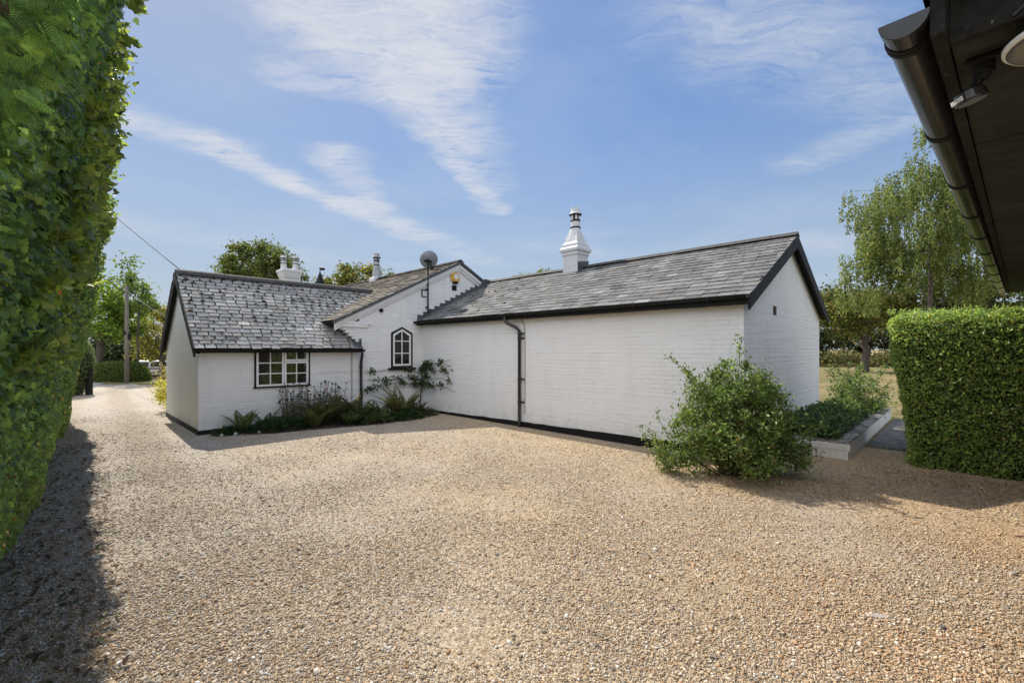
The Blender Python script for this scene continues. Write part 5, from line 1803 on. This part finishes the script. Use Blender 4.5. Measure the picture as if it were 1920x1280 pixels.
sz = .018 + .024 * RNG.random(n)
tag(leaves('leaf_litter', P, nrm(rdir(n) * [1, 1, .25]), nrm(rdir(n) * .4 + [0, 0, 1]), sz, sz * .45, OVAL, pal(n, [(.30, .16, .07), (.38, .24, .11), (.20, .12, .06), (.45, .32, .18), (.12, .14, .05)], [4, 4, 3, 2, .6], .25), M['litter']), kind='stuff')


# larger single stones
def rock(name, label, pos, r, sc, m, group=None, seed=0):
    o = MB().ball((0, 0, 0), r, sc, 7, .45).build(name, m, smooth=True)
    o.location = (pos[0], pos[1], r * sc[2] * .55); o.rotation_euler = (0, 0, seed)
    return tag(o, label, 'stone', group)


for i, (r, s, lb) in enumerate(((.42, -4.93, 'leftmost of three white stones by the wing corner'), (.47, -4.70, 'middle of three white stones by the wing corner'), (.60, -4.32, 'rightmost of three white stones, near the cushion plant'))):
    rock('white_stone', lb, H(r, s), .038, (1.2, .9, .9), M['white'], 'white stones edging the bed', i * 1.3)
rock('broken_slab', 'long flat pale stone half buried in the gravel at right', (2.32, 2.90), .10, (1.0, .26, .08), M['flint'], None, -.12)
rock('flint_stone', 'rounded brown stone on the gravel near the right edge', (3.78, 3.43), .020, (1.6, .9, .9), M['flint'], None, .2)
rock('flint_stone', 'small grey stone just beyond the long flat slab', (2.62, 2.77), .018, (1.3, .9, .8), M['stone'], None, .5)
stk = MB().tube([(4.55, 4.12, .016), (4.85, 4.10, .022), (5.2, 4.13, .016)], [.007, .009, .006], 6).build('fallen_stick', simple('pinkish_stick', (.30, .15, .13), .8), smooth=True)
tag(stk, 'thin reddish stick lying on the gravel at the right edge', 'stick')

# ------------------------------------------------------------------ end of the drive: gate, fence, parked car
gx, gy = -29.2, 36.2
gzv = gz(gx, gy)
gdir = Vector((.80, .60, 0))
gt = thing('field_gate', 'wooden five bar gate in front of the parked car', 'gate', (gx, gy, gzv), math.atan2(gdir.y, gdir.x))
b = MB()
for k in range(5): b.box(.1, 3.1, -.02, .02, .15 + k * .23, .24 + k * .23)
b.build('bars', M['fence'], gt)
b = MB(); b.beam((.12, -.035, .2), (3.0, -.035, 1.1), .03, .08); b.box(.1, .19, -.03, .03, .1, 1.2); b.box(3.02, 3.1, -.03, .03, .1, 1.2); b.build('brace', M['fence'], gt)
for x in (-.05, 3.28):
    b = MB(); b.box(x - .09, x + .09, -.09, .09, -.2, 1.32); b.build('post', simple('red_brown_post', (.27, .16, .12), .85), gt)
fx, fy = -22.1, 26.1
rl = thing('rail_fence', 'short post and rail fence beside the rounded hedge', 'fence', (fx, fy, 0), math.atan2(.65, .76))
for x in (0, 1.55):
    b = MB(); b.box(x - .06, x + .06, -.06, .06, -.2, .98); b.build('post', M['fence'], rl)
b = MB(); b.box(.06, 1.5, -.02, .02, .55, .64); b.box(.06, 1.5, -.02, .02, .25, .33); b.build('rail', M['fence'], rl)

cz = gz(-35.2, 43.6)
car = thing('parked_car', 'silver white four wheel drive car parked beyond the gate', 'car', (-33.6, 42.5, cz), math.atan2(.62, .78))
prof = [(-2.15, .45), (-2.2, .95), (-2.1, 1.12), (-1.55, 1.2), (-1.1, 1.72), (-.9, 1.78), (1.75, 1.76), (1.95, 1.65), (2.2, 1.1), (2.2, .45)]
b = MB(); b.prism([(x, 0, z) for x, z in prof], (0, -.9, 0), (0, .9, 0))
body = b.build('body', M['carpaint'], car, bevel=.05)
for nm, pl in (('windscreen', [(-1.50, 1.22), (-1.12, 1.67), (-1.06, 1.67), (-1.44, 1.22)]),):
    b = MB(); b.prism([(x, 0, z) for x, z in pl], (-.05, -.78, 0), (-.05, .78, 0)); b.build(nm, M['glasscar'], car)
for sy in (-.906, .9):
    for xa, xb in ((-1.2, -.25), (-.15, .75), (.85, 1.75)):
        b = MB(); b.prism([(xa + (.0 if xa > -1 else .15), 0, 1.22), (xb, 0, 1.22), (xb - .03, 0, 1.62), (xa + (.05 if xa > -1 else .42), 0, 1.62)], (0, sy, 0), (0, sy + .006, 0)); b.build('side_window', M['glasscar'], car)
b = MB(); b.prism([(2.205, 0, 1.15), (2.03, 0, 1.6), (2.05, 0, 1.6), (2.225, 0, 1.15)], (0, -.75, 0), (0, .75, 0)); b.build('rear_window', M['glasscar'], car)
for x in (-1.4, 1.4):
    for y in (-.82, .82):
        b = MB(); b.tube([(x, y - .12, .37), (x, y + .12, .37)], .37, 20); wh = b.build('wheel', M['rubber'], car)
        b = MB(); b.tube([(x, y - .13, .37), (x, y + .13, .37)], .22, 14); b.build('rim', M['metal'], wh)
for y in (-.65, .65):
    b = MB(); b.box(-2.235, -2.18, y - .18, y + .18, .82, .98); b.build('headlight', M['white'], car)
    b = MB(); b.box(2.19, 2.235, y - .1, y + .1, .8, 1.1); b.build('tail_light', M['berry'], car)
b = MB(); b.box(-2.26, -2.16, -.88, .88, .42, .62); b.box(2.16, 2.27, -.88, .88, .42, .62); b.build('bumper', M['black'], car)
